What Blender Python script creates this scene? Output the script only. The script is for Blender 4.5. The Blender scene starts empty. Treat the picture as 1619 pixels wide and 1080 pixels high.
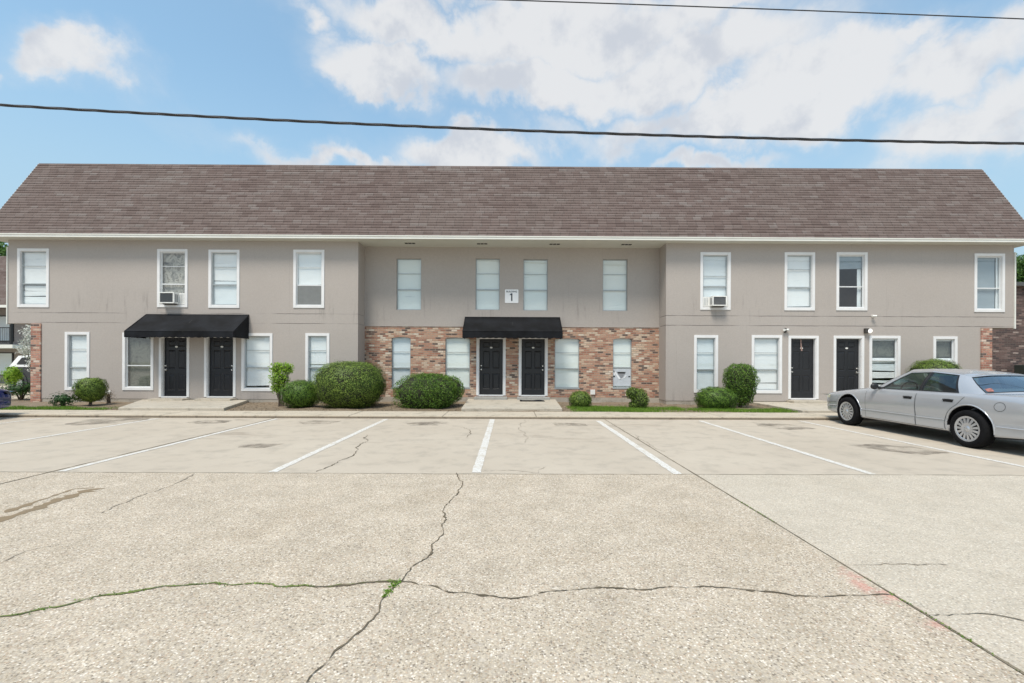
import bpy, bmesh, math, random
import numpy as np
from mathutils import Vector, Matrix
from mathutils.bvhtree import BVHTree
from mathutils.geometry import tessellate_polygon
R = math.radians
random.seed(7)
S = bpy.context.scene
C = S.collection
# ------------------------------------------------------------------ camera
F_PX, CX, HZ, CAMH = 720.0, 809.5, 572.0, 1.5
YAW, ROLL = 0.0049, 0.0042
cam_d = bpy.data.cameras.new('camera'); cam = bpy.data.objects.new('camera', cam_d); C.objects.link(cam)
cam_d.sensor_width = 36; cam_d.lens = F_PX/1619*36; cam_d.shift_y = (HZ-540)/1619
cam_d.clip_start = .05; cam_d.clip_end = 2000
cam.matrix_world = Matrix.Translation((0,0,CAMH)) @ Matrix.Rotation(-YAW,4,'Z') @ Matrix.Rotation(R(90),4,'X') @ Matrix.Rotation(ROLL,4,'Z')
S.camera = cam
S.view_settings.view_transform = 'Standard'; S.view_settings.look = 'None'
S.view_settings.exposure = 0.76; S.view_settings.gamma = 1
SUN_EL, SUN_AZ = 62.0, 205.0          # azimuth clockwise from +Y
sd = bpy.data.lights.new('sun', 'SUN'); sd.energy = 2.2; sd.angle = R(18); sd.color = (1.0, .92, .81)
so = bpy.data.objects.new('sun', sd); C.objects.link(so)
_d = Vector((math.sin(R(SUN_AZ))*math.cos(R(SUN_EL)), math.cos(R(SUN_AZ))*math.cos(R(SUN_EL)), math.sin(R(SUN_EL))))
so.rotation_euler = _d.to_track_quat('Z','Y').to_euler()
S.cycles.max_bounces = 8; S.cycles.transparent_max_bounces = 16
try: S.cycles.use_denoising = True
except Exception: pass

def ray(px, py):
    dx = px-CX; dy = HZ-py
    a = dx - ROLL*dy; b = dy + ROLL*dx
    a /= F_PX; b /= F_PX
    return (a*math.cos(YAW)+math.sin(YAW), math.cos(YAW)-a*math.sin(YAW), b)
def at(px, py, Y):                     # photo pixel -> X, Z on the plane y = Y (measuring aid)
    d = ray(px, py); k = Y/d[1]
    return d[0]*k, CAMH+d[2]*k
def gnd(px, py, z=0.0):                # photo pixel -> X, Y on the ground
    d = ray(px, py); k = (z-CAMH)/d[2]
    return d[0]*k, d[1]*k

# ------------------------------------------------------------------ node helper
class NT:
    def __init__(s, nt): s.t = nt; s.n = nt.nodes; s.l = nt.links
    def new(s, ty, **kw):
        n = s.n.new(ty)
        for k, v in kw.items(): setattr(n, k, v)
        return n
    def put(s, sock, v):
        if v is None: return
        if isinstance(v, bpy.types.NodeSocket): s.l.new(v, sock)
        else:
            if sock.type == 'RGBA' and len(v) == 3: v = (*v, 1)
            sock.default_value = v
    def m(s, op, a, b=None, c=None, clamp=False):
        n = s.new('ShaderNodeMath', operation=op, use_clamp=clamp)
        for i, v in enumerate((a, b, c)): s.put(n.inputs[i], v)
        return n.outputs[0]
    def v(s, op, a, b=None, out=0):
        n = s.new('ShaderNodeVectorMath', operation=op)
        s.put(n.inputs[0], a)
        if b is not None: s.put(n.inputs[1], b)
        return n.outputs[out]
    def mix(s, f, a, b, bt='MIX'):
        n = s.new('ShaderNodeMix', data_type='RGBA', blend_type=bt)
        s.put(n.inputs[0], f); s.put(n.inputs[6], a); s.put(n.inputs[7], b)
        return n.outputs[2]
    def ramp(s, f, stops, interp='LINEAR'):
        n = s.new('ShaderNodeValToRGB'); n.color_ramp.interpolation = interp
        e = n.color_ramp.elements
        while len(e) > 1: e.remove(e[-1])
        e[0].position = stops[0][0]; e[0].color = (*col3(stops[0][1]), 1)
        for p, c in stops[1:]:
            q = e.new(p); q.color = (*col3(c), 1)
        s.put(n.inputs[0], f); return n.outputs[0]
    def noise(s, vec, scale, detail=4, rough=.55, dist=0, out=0, lac=2.0):
        n = s.new('ShaderNodeTexNoise'); s.put(n.inputs['Vector'], vec)
        n.inputs['Scale'].default_value = scale; n.inputs['Detail'].default_value = detail
        n.inputs['Roughness'].default_value = rough; n.inputs['Distortion'].default_value = dist
        n.inputs['Lacunarity'].default_value = lac
        return n.outputs[out]
    def sm(s, x, lo, hi, to0=0., to1=1.):
        n = s.new('ShaderNodeMapRange', interpolation_type='SMOOTHSTEP')
        for i, v in enumerate((x, lo, hi, to0, to1)): s.put(n.inputs[i], v)
        return n.outputs[0]
    def sep(s, vec):
        n = s.new('ShaderNodeSeparateXYZ'); s.put(n.inputs[0], vec); return n.outputs
    def comb(s, x=0., y=0., z=0.):
        n = s.new('ShaderNodeCombineXYZ')
        for i, v in enumerate((x, y, z)): s.put(n.inputs[i], v)
        return n.outputs[0]
def col3(c): return (c, c, c) if isinstance(c, (int, float)) else tuple(c[:3])
def mat(name):
    m = bpy.data.materials.new(name); m.use_nodes = True
    t = NT(m.node_tree); b = m.node_tree.nodes['Principled BSDF']
    return m, t, b
def geo(t): return t.new('ShaderNodeNewGeometry').outputs['Position']
def bump(t, b, h, strength=.3, dist=.01):
    n = t.new('ShaderNodeBump'); n.inputs['Strength'].default_value = strength; n.inputs['Distance'].default_value = dist
    t.put(n.inputs['Height'], h); t.l.new(n.outputs[0], b.inputs['Normal'])
def simple(name, c, rough=.6, metal=0., var=.08, scale=6., spec=.5, bmp=0, coat=0):
    m, t, b = mat(name)
    o = t.new('ShaderNodeTexCoord').outputs['Object']
    n = t.noise(o, scale, 5, .6)
    lo = tuple(x*(1-var) for x in col3(c)); hi = tuple(min(1, x*(1+var)) for x in col3(c))
    t.l.new(t.ramp(n, [(.3, lo), (.7, hi)]), b.inputs['Base Color'])
    b.inputs['Roughness'].default_value = rough; b.inputs['Metallic'].default_value = metal
    b.inputs['Specular IOR Level'].default_value = spec
    if coat: b.inputs['Coat Weight'].default_value = coat; b.inputs['Coat Roughness'].default_value = .05
    if bmp: bump(t, b, t.noise(o, scale*12, 3), bmp, .004)
    return m

# ------------------------------------------------------------------ world: sky with clouds
def build_world():
    w = bpy.data.worlds.new('World'); S.world = w; w.use_nodes = True
    t = NT(w.node_tree); bg = w.node_tree.nodes['Background']
    sky = t.new('ShaderNodeTexSky'); sky.sky_type = 'NISHITA'; sky.sun_disc = False
    sky.sun_elevation = R(SUN_EL); sky.sun_rotation = R(SUN_AZ)
    sky.air_density = 1.15; sky.dust_density = .6; sky.ozone_density = 2.2
    d = t.v('NORMALIZE', t.new('ShaderNodeTexCoord').outputs['Generated'])
    X, Y, Z = t.sep(d)
    az = t.m('ARCTAN2', X, Y); el = t.m('ARCSINE', Z)
    # warped coordinates for ragged edges
    nz = t.noise(d, 5.5, 7, .58, .2, out=1)
    wv = t.v('SCALE', t.v('SUBTRACT', nz, (.5, .5, .5))); wv.node.inputs[3].default_value = .26
    ae = t.v('ADD', t.comb(az, el, 0.), wv)
    def blob(px, py, rx, ry, k=1.0):
        c = ray(px, py); l = math.sqrt(sum(q*q for q in c))
        a0 = math.atan2(c[0], c[1]); e0 = math.asin(c[2]/l)
        c1 = ray(px+rx, py); a1 = math.atan2(c1[0], c1[1])
        c2 = ray(px, py-ry); e1 = math.asin(c2[2]/math.sqrt(sum(q*q for q in c2)))
        q = t.v('SUBTRACT', ae, (a0, e0, 0)); q = t.v('MULTIPLY', q, (1/max(.01, a1-a0), 1/max(.01, e1-e0), 0))
        L = t.v('LENGTH', q, out=1)
        return t.m('MULTIPLY', t.m('SUBTRACT', 1.0, L), k)
    B = [(940,45,330,75),(660,40,190,62),(600,110,110,48),(1100,100,260,85),(1290,120,190,80),(1500,95,230,80),(900,130,300,60),
         (1230,170,330,60),(1540,190,200,60,.8),(1080,190,420,35,.55),(740,243,140,44),(540,256,170,24,.6),(1130,262,110,20,.6),
         (128,118,92,50,.95),(-10,112,40,18,.7),(480,48,40,24,.45),(870,-60,420,80),(1600,215,220,45,.5),(1420,60,90,35,.6),
         (1150,5,90,30,.8),(-300,60,120,70),(-420,220,200,50,.8),(1900,150,250,90),(2300,60,260,80)]
    f = None
    for q in B:
        o = blob(*q); f = o if f is None else t.m('MAXIMUM', f, o)
    # clouds elsewhere in the sky (behind and above the camera)
    other = t.m('SUBTRACT', t.noise(t.v('MULTIPLY', d, (1., 1., 2.2)), 2.1, 8, .6), .47)
    back = t.sm(Y, .15, -.35)
    f = t.m('MAXIMUM', f, t.m('ADD', t.m('MULTIPLY', other, 3.0), t.m('SUBTRACT', back, 1.0)))
    fine = t.m('SUBTRACT', t.noise(d, 11, 7, .55), .5)
    f2 = t.m('ADD', f, t.m('MULTIPLY', fine, .7))
    mask = t.m('ADD', t.m('MULTIPLY', t.sm(f2, -.08, .46), .74), t.m('MULTIPLY', t.sm(f2, -.6, .5), .26))
    # thin veil near the horizon
    up = t.m('SUBTRACT', t.noise(t.v('ADD', d, (0., 0., .055)), 5.0, 6, .55), t.noise(d, 5.0, 6, .55))
    up2 = t.m('SUBTRACT', t.noise(t.v('ADD', d, (0., 0., .02)), 13, 5, .55), t.noise(d, 13, 5, .55))
    shade = t.sm(t.m('ADD', t.m('ADD', up, t.m('MULTIPLY', up2, .5)), t.m('MULTIPLY', t.m('SUBTRACT', t.noise(d, 2.6, 4, .5), .5), .35)), -.06, .15)
    shade = t.m('MULTIPLY', shade, t.sm(f, .0, .5))
    cc = t.mix(shade, (4.85, 4.87, 4.92, 1), (3.75, 3.92, 4.25, 1))
    hz = t.sm(el, .55, .1)
    base = t.mix(t.m('ADD', t.m('MULTIPLY', hz, .62), .30), t.mix(1.0, sky.outputs[0], (1.15, 1.38, 1.30, 1), 'MULTIPLY'), (2.7, 3.75, 4.5, 1))
    t.l.new(t.mix(t.m('MULTIPLY', mask, .93), base, cc), bg.inputs[0])
    bg.inputs[1].default_value = .1
build_world()

# ------------------------------------------------------------------ mesh helpers
def tag(o, label=None, cat=None, group=None, kind=None):
    if label: o['label'] = label
    if cat: o['category'] = cat
    if group: o['group'] = group
    if kind: o['kind'] = kind
    return o
def empty(name, loc=(0,0,0), rz=0):
    o = bpy.data.objects.new(name, None); C.objects.link(o); o.location = loc; o.rotation_euler = (0,0,rz)
    o.empty_display_size = .2
    return o
class MB:
    def __init__(s): s.v = []; s.f = []; s.mi = []; s.sm = []
    def face(s, pts, m=0, smooth=False):
        i = len(s.v); s.v += [tuple(p) for p in pts]; s.f.append(tuple(range(i, i+len(pts)))); s.mi.append(m); s.sm.append(smooth)
    def mesh(s, vs, fs, m=0, smooth=False):
        i = len(s.v); s.v += [tuple(p) for p in vs]
        for f in fs: s.f.append(tuple(i+k for k in f)); s.mi.append(m); s.sm.append(smooth)
    def box(s, x0, x1, y0, y1, z0, z1, m=0, bev=0):
        if bev:
            b = min(bev, abs(x1-x0)/2.1, abs(y1-y0)/2.1, abs(z1-z0)/2.1)
            bm = bmesh.new(); bmesh.ops.create_cube(bm, size=1)
            for v in bm.verts: v.co = Vector(((x0+x1)/2+v.co.x*(x1-x0), (y0+y1)/2+v.co.y*(y1-y0), (z0+z1)/2+v.co.z*(z1-z0)))
            bmesh.ops.bevel(bm, geom=bm.edges[:], offset=b, segments=2, affect='EDGES', profile=.6)
            bm.verts.index_update()
            s.mesh([v.co[:] for v in bm.verts], [[v.index for v in f.verts] for f in bm.faces], m); bm.free(); return
        vs = [(x,y,z) for x in (x0,x1) for y in (y0,y1) for z in (z0,z1)]
        s.mesh(vs, [(0,1,3,2),(4,6,7,5),(0,4,5,1),(2,3,7,6),(0,2,6,4),(1,5,7,3)], m)
    def grid(s, P, m=0, smooth=True, closeu=False):
        nu = len(P); nv = len(P[0]); i = len(s.v)
        s.v += [tuple(q) for r in P for q in r]
        for a in range(nu if closeu else nu-1):
            for b in range(nv-1):
                a2 = (a+1) % nu
                s.f.append((i+a*nv+b, i+a2*nv+b, i+a2*nv+b+1, i+a*nv+b+1)); s.mi.append(m); s.sm.append(smooth)
    def tube(s, pts, r, n=8, m=0, caps=True, smooth=True):
        pts = [Vector(p) for p in pts]; rr = r if isinstance(r, (list, tuple)) else [r]*len(pts)
        rings = []; up = Vector((0,0,1))
        for k, p in enumerate(pts):
            d = (pts[min(k+1, len(pts)-1)]-pts[max(k-1, 0)]).normalized()
            a = d.cross(up if abs(d.z) < .95 else Vector((1,0,0))).normalized(); b = d.cross(a)
            rings.append([p+a*math.cos(2*math.pi*j/n)*rr[k]+b*math.sin(2*math.pi*j/n)*rr[k] for j in range(n+1)])
        s.grid(rings, m, smooth)
        if caps: s.face(rings[0][:-1], m); s.face(rings[-1][:-1][::-1], m)
    def disc(s, c, axis, r, th, n=24, m=0, r2=None):   # short cylinder along axis
        c = Vector(c); ax = Vector(axis).normalized(); s.tube([c, c+ax*th], [r, r if r2 is None else r2], n, m, True, False)
    def build(s, name, mats, parent=None, sub=0):
        me = bpy.data.meshes.new(name); me.from_pydata(s.v, [], s.f); me.validate()
        mats = mats if isinstance(mats, (list, tuple)) else [mats]
        for m in mats: me.materials.append(m)
        if len(me.polygons) == len(s.f):
            me.polygons.foreach_set('material_index', s.mi); me.polygons.foreach_set('use_smooth', s.sm)
        me.update()
        o = bpy.data.objects.new(name, me); C.objects.link(o)
        if parent: o.parent = parent
        return o
def recalc(o, dist=1e-4):
    bm = bmesh.new(); bm.from_mesh(o.data); bmesh.ops.remove_doubles(bm, verts=bm.verts, dist=dist)
    bmesh.ops.recalc_face_normals(bm, faces=bm.faces); bm.to_mesh(o.data); bm.free(); return o

# ------------------------------------------------------------------ materials
def m_brick(name, stops, mortar, bh=.078, bl=.215, jt=.011, xa='X', bright=1.):
    m, t, b = mat(name); p = geo(t); x, y, z = t.sep(p)
    h = x if xa == 'X' else (t.m('ADD', x, y) if xa == 'XY' else y)
    h = t.m('ADD', h, t.m('MULTIPLY', t.m('SUBTRACT', t.noise(p, 9, 2), .5), .02))
    zz = t.m('ADD', z, t.m('MULTIPLY', t.m('SUBTRACT', t.noise(p, 14, 2), .5), .012))
    r = t.m('DIVIDE', zz, bh); row = t.m('FLOOR', r); fr = t.m('FRACT', r)
    off = t.m('MULTIPLY', t.m('FLOORED_MODULO', row, 2.), .5)
    wn0 = t.new('ShaderNodeTexWhiteNoise', noise_dimensions='1D'); t.put(wn0.inputs['W'], row)
    u = t.m('ADD', t.m('ADD', t.m('DIVIDE', h, bl), off), t.m('MULTIPLY', wn0.outputs[0], .12)); cl = t.m('FLOOR', u); fu = t.m('FRACT', u)
    wn = t.new('ShaderNodeTexWhiteNoise', noise_dimensions='2D'); t.put(wn.inputs['Vector'], t.comb(row, cl))
    c = t.ramp(wn.outputs[0], stops, 'CONSTANT')
    c = t.mix(.38, c, t.mix(1., c, t.ramp(t.noise(p, 35, 4), [(.3, .35), (.7, 1.6)]), 'MULTIPLY'))
    ev = t.m('MINIMUM', t.m('MULTIPLY', t.m('MINIMUM', fr, t.m('SUBTRACT', 1., fr)), bh), t.m('MULTIPLY', t.m('MINIMUM', fu, t.m('SUBTRACT', 1., fu)), bl))
    mk = t.sm(ev, jt*.35, jt*.75)
    t.l.new(t.mix(mk, mortar, c), b.inputs['Base Color']); b.inputs['Roughness'].default_value = .9
    bump(t, b, t.m('ADD', mk, t.m('MULTIPLY', t.noise(p, 60, 3), .4)), .8, .006)
    return m
BR = lambda k, *s: [(a, tuple(q*k for q in c)) for a, c in s]
M = {}
M['brick'] = m_brick('brick_facade', BR(1.0, (0,(.32,.155,.105)),(.13,(.46,.28,.195)),(.27,(.39,.20,.135)),(.40,(.54,.39,.285)),(.52,(.115,.08,.068)),(.60,(.43,.24,.165)),(.73,(.57,.44,.33)),(.84,(.19,.12,.095)),(.90,(.48,.31,.225)),(.965,(.64,.55,.45))), (.34,.28,.225), .070, .20, .014)
M['brick_side'] = m_brick('brick_side', BR(1.0, (0,(.33,.15,.11)),(.2,(.50,.28,.20)),(.42,(.42,.20,.14)),(.6,(.55,.40,.31)),(.7,(.13,.09,.08)),(.8,(.47,.24,.18)),(.92,(.62,.50,.42))), (.36,.30,.25), .078, .215, .014, 'XY')
M['brick_dark'] = m_brick('brick_dark', BR(1.0, (0,(.10,.065,.06)),(.3,(.15,.095,.085)),(.5,(.07,.05,.05)),(.7,(.19,.13,.115)),(.86,(.10,.07,.065)),(.95,(.33,.26,.23))), (.15,.125,.11), .078, .26, .012, 'XY')

def m_stucco():
    m, t, b = mat('painted_siding'); p = geo(t); x, y, z = t.sep(p)
    base = t.mix(t.noise(p, .55, 4), (.395,.355,.325,1), (.445,.406,.375,1))
    fine = t.ramp(t.noise(p, 26, 5, .65), [(.3, .93), (.7, 1.05)])
    base = t.mix(1., base, fine, 'MULTIPLY')
    # vertical rain streaks, stronger under the sills and above the joint
    st = t.noise(t.comb(t.m('MULTIPLY', x, 5.0), t.m('MULTIPLY', y, 5.), t.m('MULTIPLY', z, .5)), 1.4, 5, .7)
    zone = t.m('ADD', t.sm(t.m('ABSOLUTE', t.m('SUBTRACT', z, 3.35)), .75, 0.), t.sm(t.m('ABSOLUTE', t.m('SUBTRACT', z, .2)), .5, 0.))
    sk = t.m('MULTIPLY', t.sm(st, .52, .70), t.m('MULTIPLY', zone, t.sm(t.noise(p, .35, 2), .40, .58)))
    base = t.mix(t.m('MULTIPLY', sk, .42), base, (.17,.155,.14,1))
    # vertical board seams every 1.22 m, very faint, and two wavy joints with dirt (wings only)
    sx = t.m('ABSOLUTE', t.m('SUBTRACT', t.m('FRACT', t.m('DIVIDE', t.m('ADD', x, .31), 1.22)), .5))
    seam = t.m('MULTIPLY', t.sm(sx, .4955, .499), t.sm(t.noise(t.comb(x, 0., t.m('MULTIPLY', z, .6)), 1.1, 3), .42, .66))
    wz = t.m('MULTIPLY', t.m('SUBTRACT', t.noise(t.comb(x, 0., 0.), 1.3, 3), .5), .035)
    zz = t.m('ADD', z, wz)
    j1 = t.sm(t.m('ABSOLUTE', t.m('SUBTRACT', zz, 3.125)), .018, .004)
    j2 = t.sm(t.m('ABSOLUTE', t.m('SUBTRACT', zz, 2.79)), .018, .004)
    jn = t.m('MULTIPLY', t.m('ADD', j1, j2), t.sm(t.noise(t.comb(x, 0., 7.), .8, 4), .33, .60))
    jn = t.m('MULTIPLY', jn, t.m('LESS_THAN', y, 16.4))
    k = t.m('MINIMUM', t.m('ADD', t.m('MULTIPLY', seam, .28), t.m('MULTIPLY', jn, .85)), .9)
    base = t.mix(k, base, (.11,.10,.095,1))
    t.l.new(base, b.inputs['Base Color']); b.inputs['Roughness'].default_value = .75
    b.inputs['Specular IOR Level'].default_value = .3
    h = t.m('SUBTRACT', t.noise(p, 55, 4, .6), t.m('MULTIPLY', k, 3.))
    h = t.m('ADD', h, t.m('MULTIPLY', t.noise(p, 2.3, 2), 4.))
    bump(t, b, h, .25, .006)
    return m
M['siding'] = m_stucco()

def m_shingle():
    m, t, b = mat('asphalt_shingles'); p = geo(t); x, y, z = t.sep(p)
    row = t.m('FLOOR', t.m('MULTIPLY', t.m('SUBTRACT', z, 5.705), 1/.1103))
    wr = t.new('ShaderNodeTexWhiteNoise', noise_dimensions='1D'); t.put(wr.inputs['W'], row)
    u = t.m('ADD', t.m('DIVIDE', x, .31), t.m('MULTIPLY', wr.outputs[0], 37.)); cl = t.m('FLOOR', u)
    wn = t.new('ShaderNodeTexWhiteNoise', noise_dimensions='2D'); t.put(wn.inputs['Vector'], t.comb(row, cl))
    u2 = t.m('FLOOR', t.m('DIVIDE', t.m('ADD', x, t.m('MULTIPLY', wr.outputs[0], 19.)), .93))
    wn2 = t.new('ShaderNodeTexWhiteNoise', noise_dimensions='2D'); t.put(wn2.inputs['Vector'], t.comb(row, u2, 3.))
    k = t.m('ADD', t.m('MULTIPLY', wn.outputs[0], .6), t.m('MULTIPLY', wn2.outputs[0], .4))
    c = t.ramp(k, [(.10,(.108,.078,.070)),(.35,(.134,.099,.089)),(.55,(.150,.114,.103)),(.75,(.165,.130,.119)),(.92,(.190,.162,.150))])
    c = t.mix(t.m('MULTIPLY', t.sm(t.noise(p, .35, 4), .35, .7), .30), c, (.16,.135,.12,1))
    c = t.mix(t.m('MULTIPLY', t.sm(t.noise(t.comb(t.m('MULTIPLY',x,3.),0.,t.m('MULTIPLY',z,.4)), 1., 4), .55, .75), .25), c, (.10,.088,.078,1))
    c = t.mix(1., c, t.ramp(t.noise(p, 70, 3, .7), [(.3, .78), (.7, 1.22)]), 'MULTIPLY')
    fu = t.m('FRACT', u); e = t.m('MINIMUM', fu, t.m('SUBTRACT', 1., fu))
    c = t.mix(t.sm(e, .03, .012), c, (.08,.064,.058,1))
    t.l.new(c, b.inputs['Base Color']); b.inputs['Roughness'].default_value = .92; b.inputs['Specular IOR Level'].default_value = .25
    bump(t, b, t.noise(p, 120, 3), .5, .004)
    return m
M['shingle'] = m_shingle()

def m_lot():
    m, t, b = mat('lot_concrete'); p = geo(t); x, y, z = t.sep(p)
    agg = t.sm(y, 6.14, 6.08)                            # exposed aggregate on the near slabs
    n1 = t.noise(p, .45, 6, .6); n2 = t.noise(p, 2.6, 5, .65); n3 = t.noise(p, 30, 4, .7)
    smooth = t.mix(n1, (.42,.36,.285,1), (.56,.495,.405,1))
    smooth = t.mix(t.m('MULTIPLY', t.sm(n2, .46, .70), .5), smooth, (.34,.30,.245,1))
    smooth = t.mix(t.m('MULTIPLY', t.sm(n3, .58, .72), .35), smooth, (.34,.31,.27,1))
    # tyre-worn, stretched blotches of dirt at the head of the bays
    dirt = t.sm(t.noise(t.comb(t.m('MULTIPLY', x, .55), t.m('MULTIPLY', y, 1.3), 2.), 1.1, 6, .65, .6), .56, .74)
    smooth = t.mix(t.m('MULTIPLY', dirt, t.m('MULTIPLY', t.sm(y, 6.6, 10.8), .75)), smooth, (.24,.195,.15,1))
    vo = t.new('ShaderNodeTexVoronoi'); t.put(vo.inputs['Vector'], p); vo.inputs['Scale'].default_value = 92
    vs = t.sep(vo.outputs['Color'])
    stone = t.ramp(vs[0], [(0,(.15,.12,.09)),(.08,(.33,.26,.18)),(.22,(.50,.42,.315)),(.45,(.58,.50,.39)),(.68,(.67,.59,.47)),(.84,(.46,.34,.245)),(.92,(.86,.79,.69))], 'CONSTANT')
    vo2 = t.new('ShaderNodeTexVoronoi'); t.put(vo2.inputs['Vector'], p); vo2.inputs['Scale'].default_value = 24
    big = t.sep(vo2.outputs['Color'])[1]
    stone = t.mix(t.m('MULTIPLY', t.m('MULTIPLY', t.m('GREATER_THAN', big, .84), t.sm(vo2.outputs['Distance'], .42, .30)), .8), stone, t.mix(t.sep(vo2.outputs['Color'])[0], (.33,.27,.22,1), (.70,.64,.55,1)))
    gap = t.sm(vo.outputs['Distance'], .38, .62)
    stone = t.mix(t.m('MULTIPLY', gap, .65), stone, (.40,.355,.30,1))
    agc = t.mix(.22, stone, t.mix(n1, (.49,.42,.32,1), (.60,.53,.43,1)))
    agc = t.mix(1., agc, t.ramp(n2, [(.3,(.86,.85,.83)),(.7,(1.08,1.07,1.06))]), 'MULTIPLY')
    agc = t.mix(t.m('MULTIPLY', t.sm(t.noise(p, .8, 5, .6, .4), .5, .72), .42), agc, t.mix(1., agc, (.80,.76,.70,1), 'MULTIPLY'))
    rt = t.sm(x, 2.46, 2.50)                             # slabs right of the long joint are greyer
    agc = t.mix(t.m('MULTIPLY', rt, .35), agc, (.56,.52,.44,1))
    c = t.mix(agg, smooth, agc)
    # red sprayed survey mark along the joint
    rx = t.m('ABSOLUTE', t.m('SUBTRACT', x, 2.42)); rn = t.sm(t.noise(p, 3.2, 5, .7), .47, .6)
    rz = t.m('MULTIPLY', t.m('MULTIPLY', t.sm(rx, .13, .02), rn), t.m('MULTIPLY', t.sm(y, 2.4, 2.7), t.sm(y, 3.6, 3.0)))
    c = t.mix(t.m('MULTIPLY', rz, .55), c, (.62,.24,.20,1))
    t.l.new(c, b.inputs['Base Color']); b.inputs['Roughness'].default_value = .88; b.inputs['Specular IOR Level'].default_value = .3
    hh = t.m('ADD', t.m('MULTIPLY', t.m('SUBTRACT', 1., vo.outputs['Distance']), agg), t.m('MULTIPLY', n3, .5))
    bump(t, b, hh, .45, .005)
    return m
M['lot'] = m_lot()
def m_conc(name, a, c2, stain=.4, sc=1.):
    m, t, b = mat(name); p = geo(t)
    c = t.mix(t.noise(p, .9*sc, 6, .65), a, c2)
    c = t.mix(t.m('MULTIPLY', t.sm(t.noise(p, 3.1*sc, 6, .7), .5, .68), stain), c, tuple(v*.45 for v in a[:3])+(1,))
    c = t.mix(1., c, t.ramp(t.noise(p, 60, 3), [(.3, .85), (.7, 1.12)]), 'MULTIPLY')
    t.l.new(c, b.inputs['Base Color']); b.inputs['Roughness'].default_value = .9
    bump(t, b, t.noise(p, 40, 5), .4, .006); return m
M['walk'] = m_conc('walk_concrete', (.46,.395,.30,1), (.58,.51,.41,1), .5)
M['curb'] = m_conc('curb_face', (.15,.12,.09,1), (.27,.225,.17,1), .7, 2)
M['found'] = m_conc('foundation_concrete', (.33,.29,.24,1), (.46,.42,.36,1), .5)
M['porch'] = m_conc('porch_concrete', (.42,.375,.30,1), (.54,.49,.41,1), .45)
M['step'] = m_conc('step_paint', (.30,.30,.285,1), (.38,.375,.355,1), .3)
M['soil'] = m_conc('bare_soil', (.155,.115,.075,1), (.27,.21,.145,1), .6, 3)
M['earth'] = m_conc('far_ground', (.26,.25,.17,1), (.34,.31,.22,1), .4, .2)
def m_line():
    m, t, b = mat('line_paint'); p = geo(t)
    w = t.sm(t.noise(p, 26, 7, .8), .38, .54)
    w2 = t.sm(t.noise(p, 3.2, 5, .7), .30, .52, .35, 1.)
    c = t.mix(t.m('MULTIPLY', t.m('MULTIPLY', w, w2), .95), (.50,.44,.35,1), (.70,.69,.66,1))
    t.l.new(c, b.inputs['Base Color']); b.inputs['Roughness'].default_value = .7; return m
M['line'] = m_line()
M['crack'] = simple('crack_dirt', (.125,.10,.065), .95, var=.45, scale=5)
M['joint'] = simple('joint_dirt', (.18,.15,.105), .95, var=.35, scale=3)
M['moss'] = simple('moss', (.13,.16,.045), .95, var=.45, scale=9)
M['fine_crack'] = simple('fine_crack_dirt', (.33,.28,.22), .95, var=.25, scale=4)
M['white'] = simple('white_trim', (.76,.76,.76), .5, var=.05, scale=3)
M['fascia'] = simple('white_fascia', (.74,.74,.69), .5, var=.06, scale=1.5)
M['soffit'] = simple('soffit_paint', (.64,.64,.58), .6, var=.05, scale=1.5)
M['alum'] = simple('aluminium_frame', (.40,.43,.44), .4, .35, var=.08)
M['alumw'] = simple('white_sash', (.70,.72,.73), .4, 0, var=.05)
M['dark'] = simple('dark_recess', (.02,.02,.02), .8)
M['awning'] = simple('black_canvas', (.0075,.0085,.011), .75, var=.75, scale=1.7, spec=.2, bmp=.3)
M['door'] = simple('black_door_paint', (.008,.009,.013), .38, var=.2, scale=3)
M['door2'] = simple('charcoal_door_paint', (.011,.012,.015), .42, var=.2, scale=3)
M['chrome'] = simple('satin_nickel', (.65,.64,.62), .25, .9)
M['plate'] = simple('number_plate', (.75,.75,.72), .5)
M['interior'] = simple('interior_wall', (.30,.33,.35), .9)
M['ac'] = simple('ac_plastic', (.78,.78,.75), .5, var=.1, scale=8)
M['ac_grille'] = simple('ac_fins', (.20,.21,.22), .55, .3)
def m_blind(name, c, c2, slat=.6):
    m, t, b = mat(name); p = geo(t); x, y, z = t.sep(p)
    n = t.noise(t.comb(t.m('MULTIPLY', x, 1.0), y, t.m('MULTIPLY', z, 2.5)), 1.3, 4)
    cc = t.mix(n, c, c2)
    w = t.m('SINE', t.m('MULTIPLY', z, 2*math.pi/.026))
    cc = t.mix(t.m('MULTIPLY', t.m('ADD', w, 1.), .05*slat), cc, (.45,.5,.53,1))
    sag = t.sm(t.noise(t.comb(t.m('MULTIPLY', x, .7), y, t.m('MULTIPLY', z, 9.)), 1.6, 3), .66, .74)
    cc = t.mix(t.m('MULTIPLY', sag, .35), cc, (.42,.47,.49,1))
    t.l.new(cc, b.inputs['Base Color']); b.inputs['Roughness'].default_value = .6
    h = t.m('ADD', w, t.m('MULTIPLY', t.noise(p, 5, 3), 3.)); bump(t, b, h, .3, .006)
    return m
M['blind'] = m_blind('white_blind', (.80,.83,.83,1), (.90,.91,.91,1))
M['blind_green'] = m_blind('pale_green_blind', (.76,.81,.78,1), (.84,.88,.85,1), .3)
M['blind_blue'] = m_blind('pale_blue_blind', (.70,.76,.78,1), (.80,.85,.87,1))
M['blind_grey'] = m_blind('grey_blue_blind', (.24,.30,.34,1), (.34,.40,.44,1))
def m_curtain(name, stops, sc):
    m, t, b = mat(name); p = geo(t)
    t.l.new(t.ramp(t.noise(p, sc, 5, .65, .8), stops), b.inputs['Base Color']); b.inputs['Roughness'].default_value = .9; return m
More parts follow.
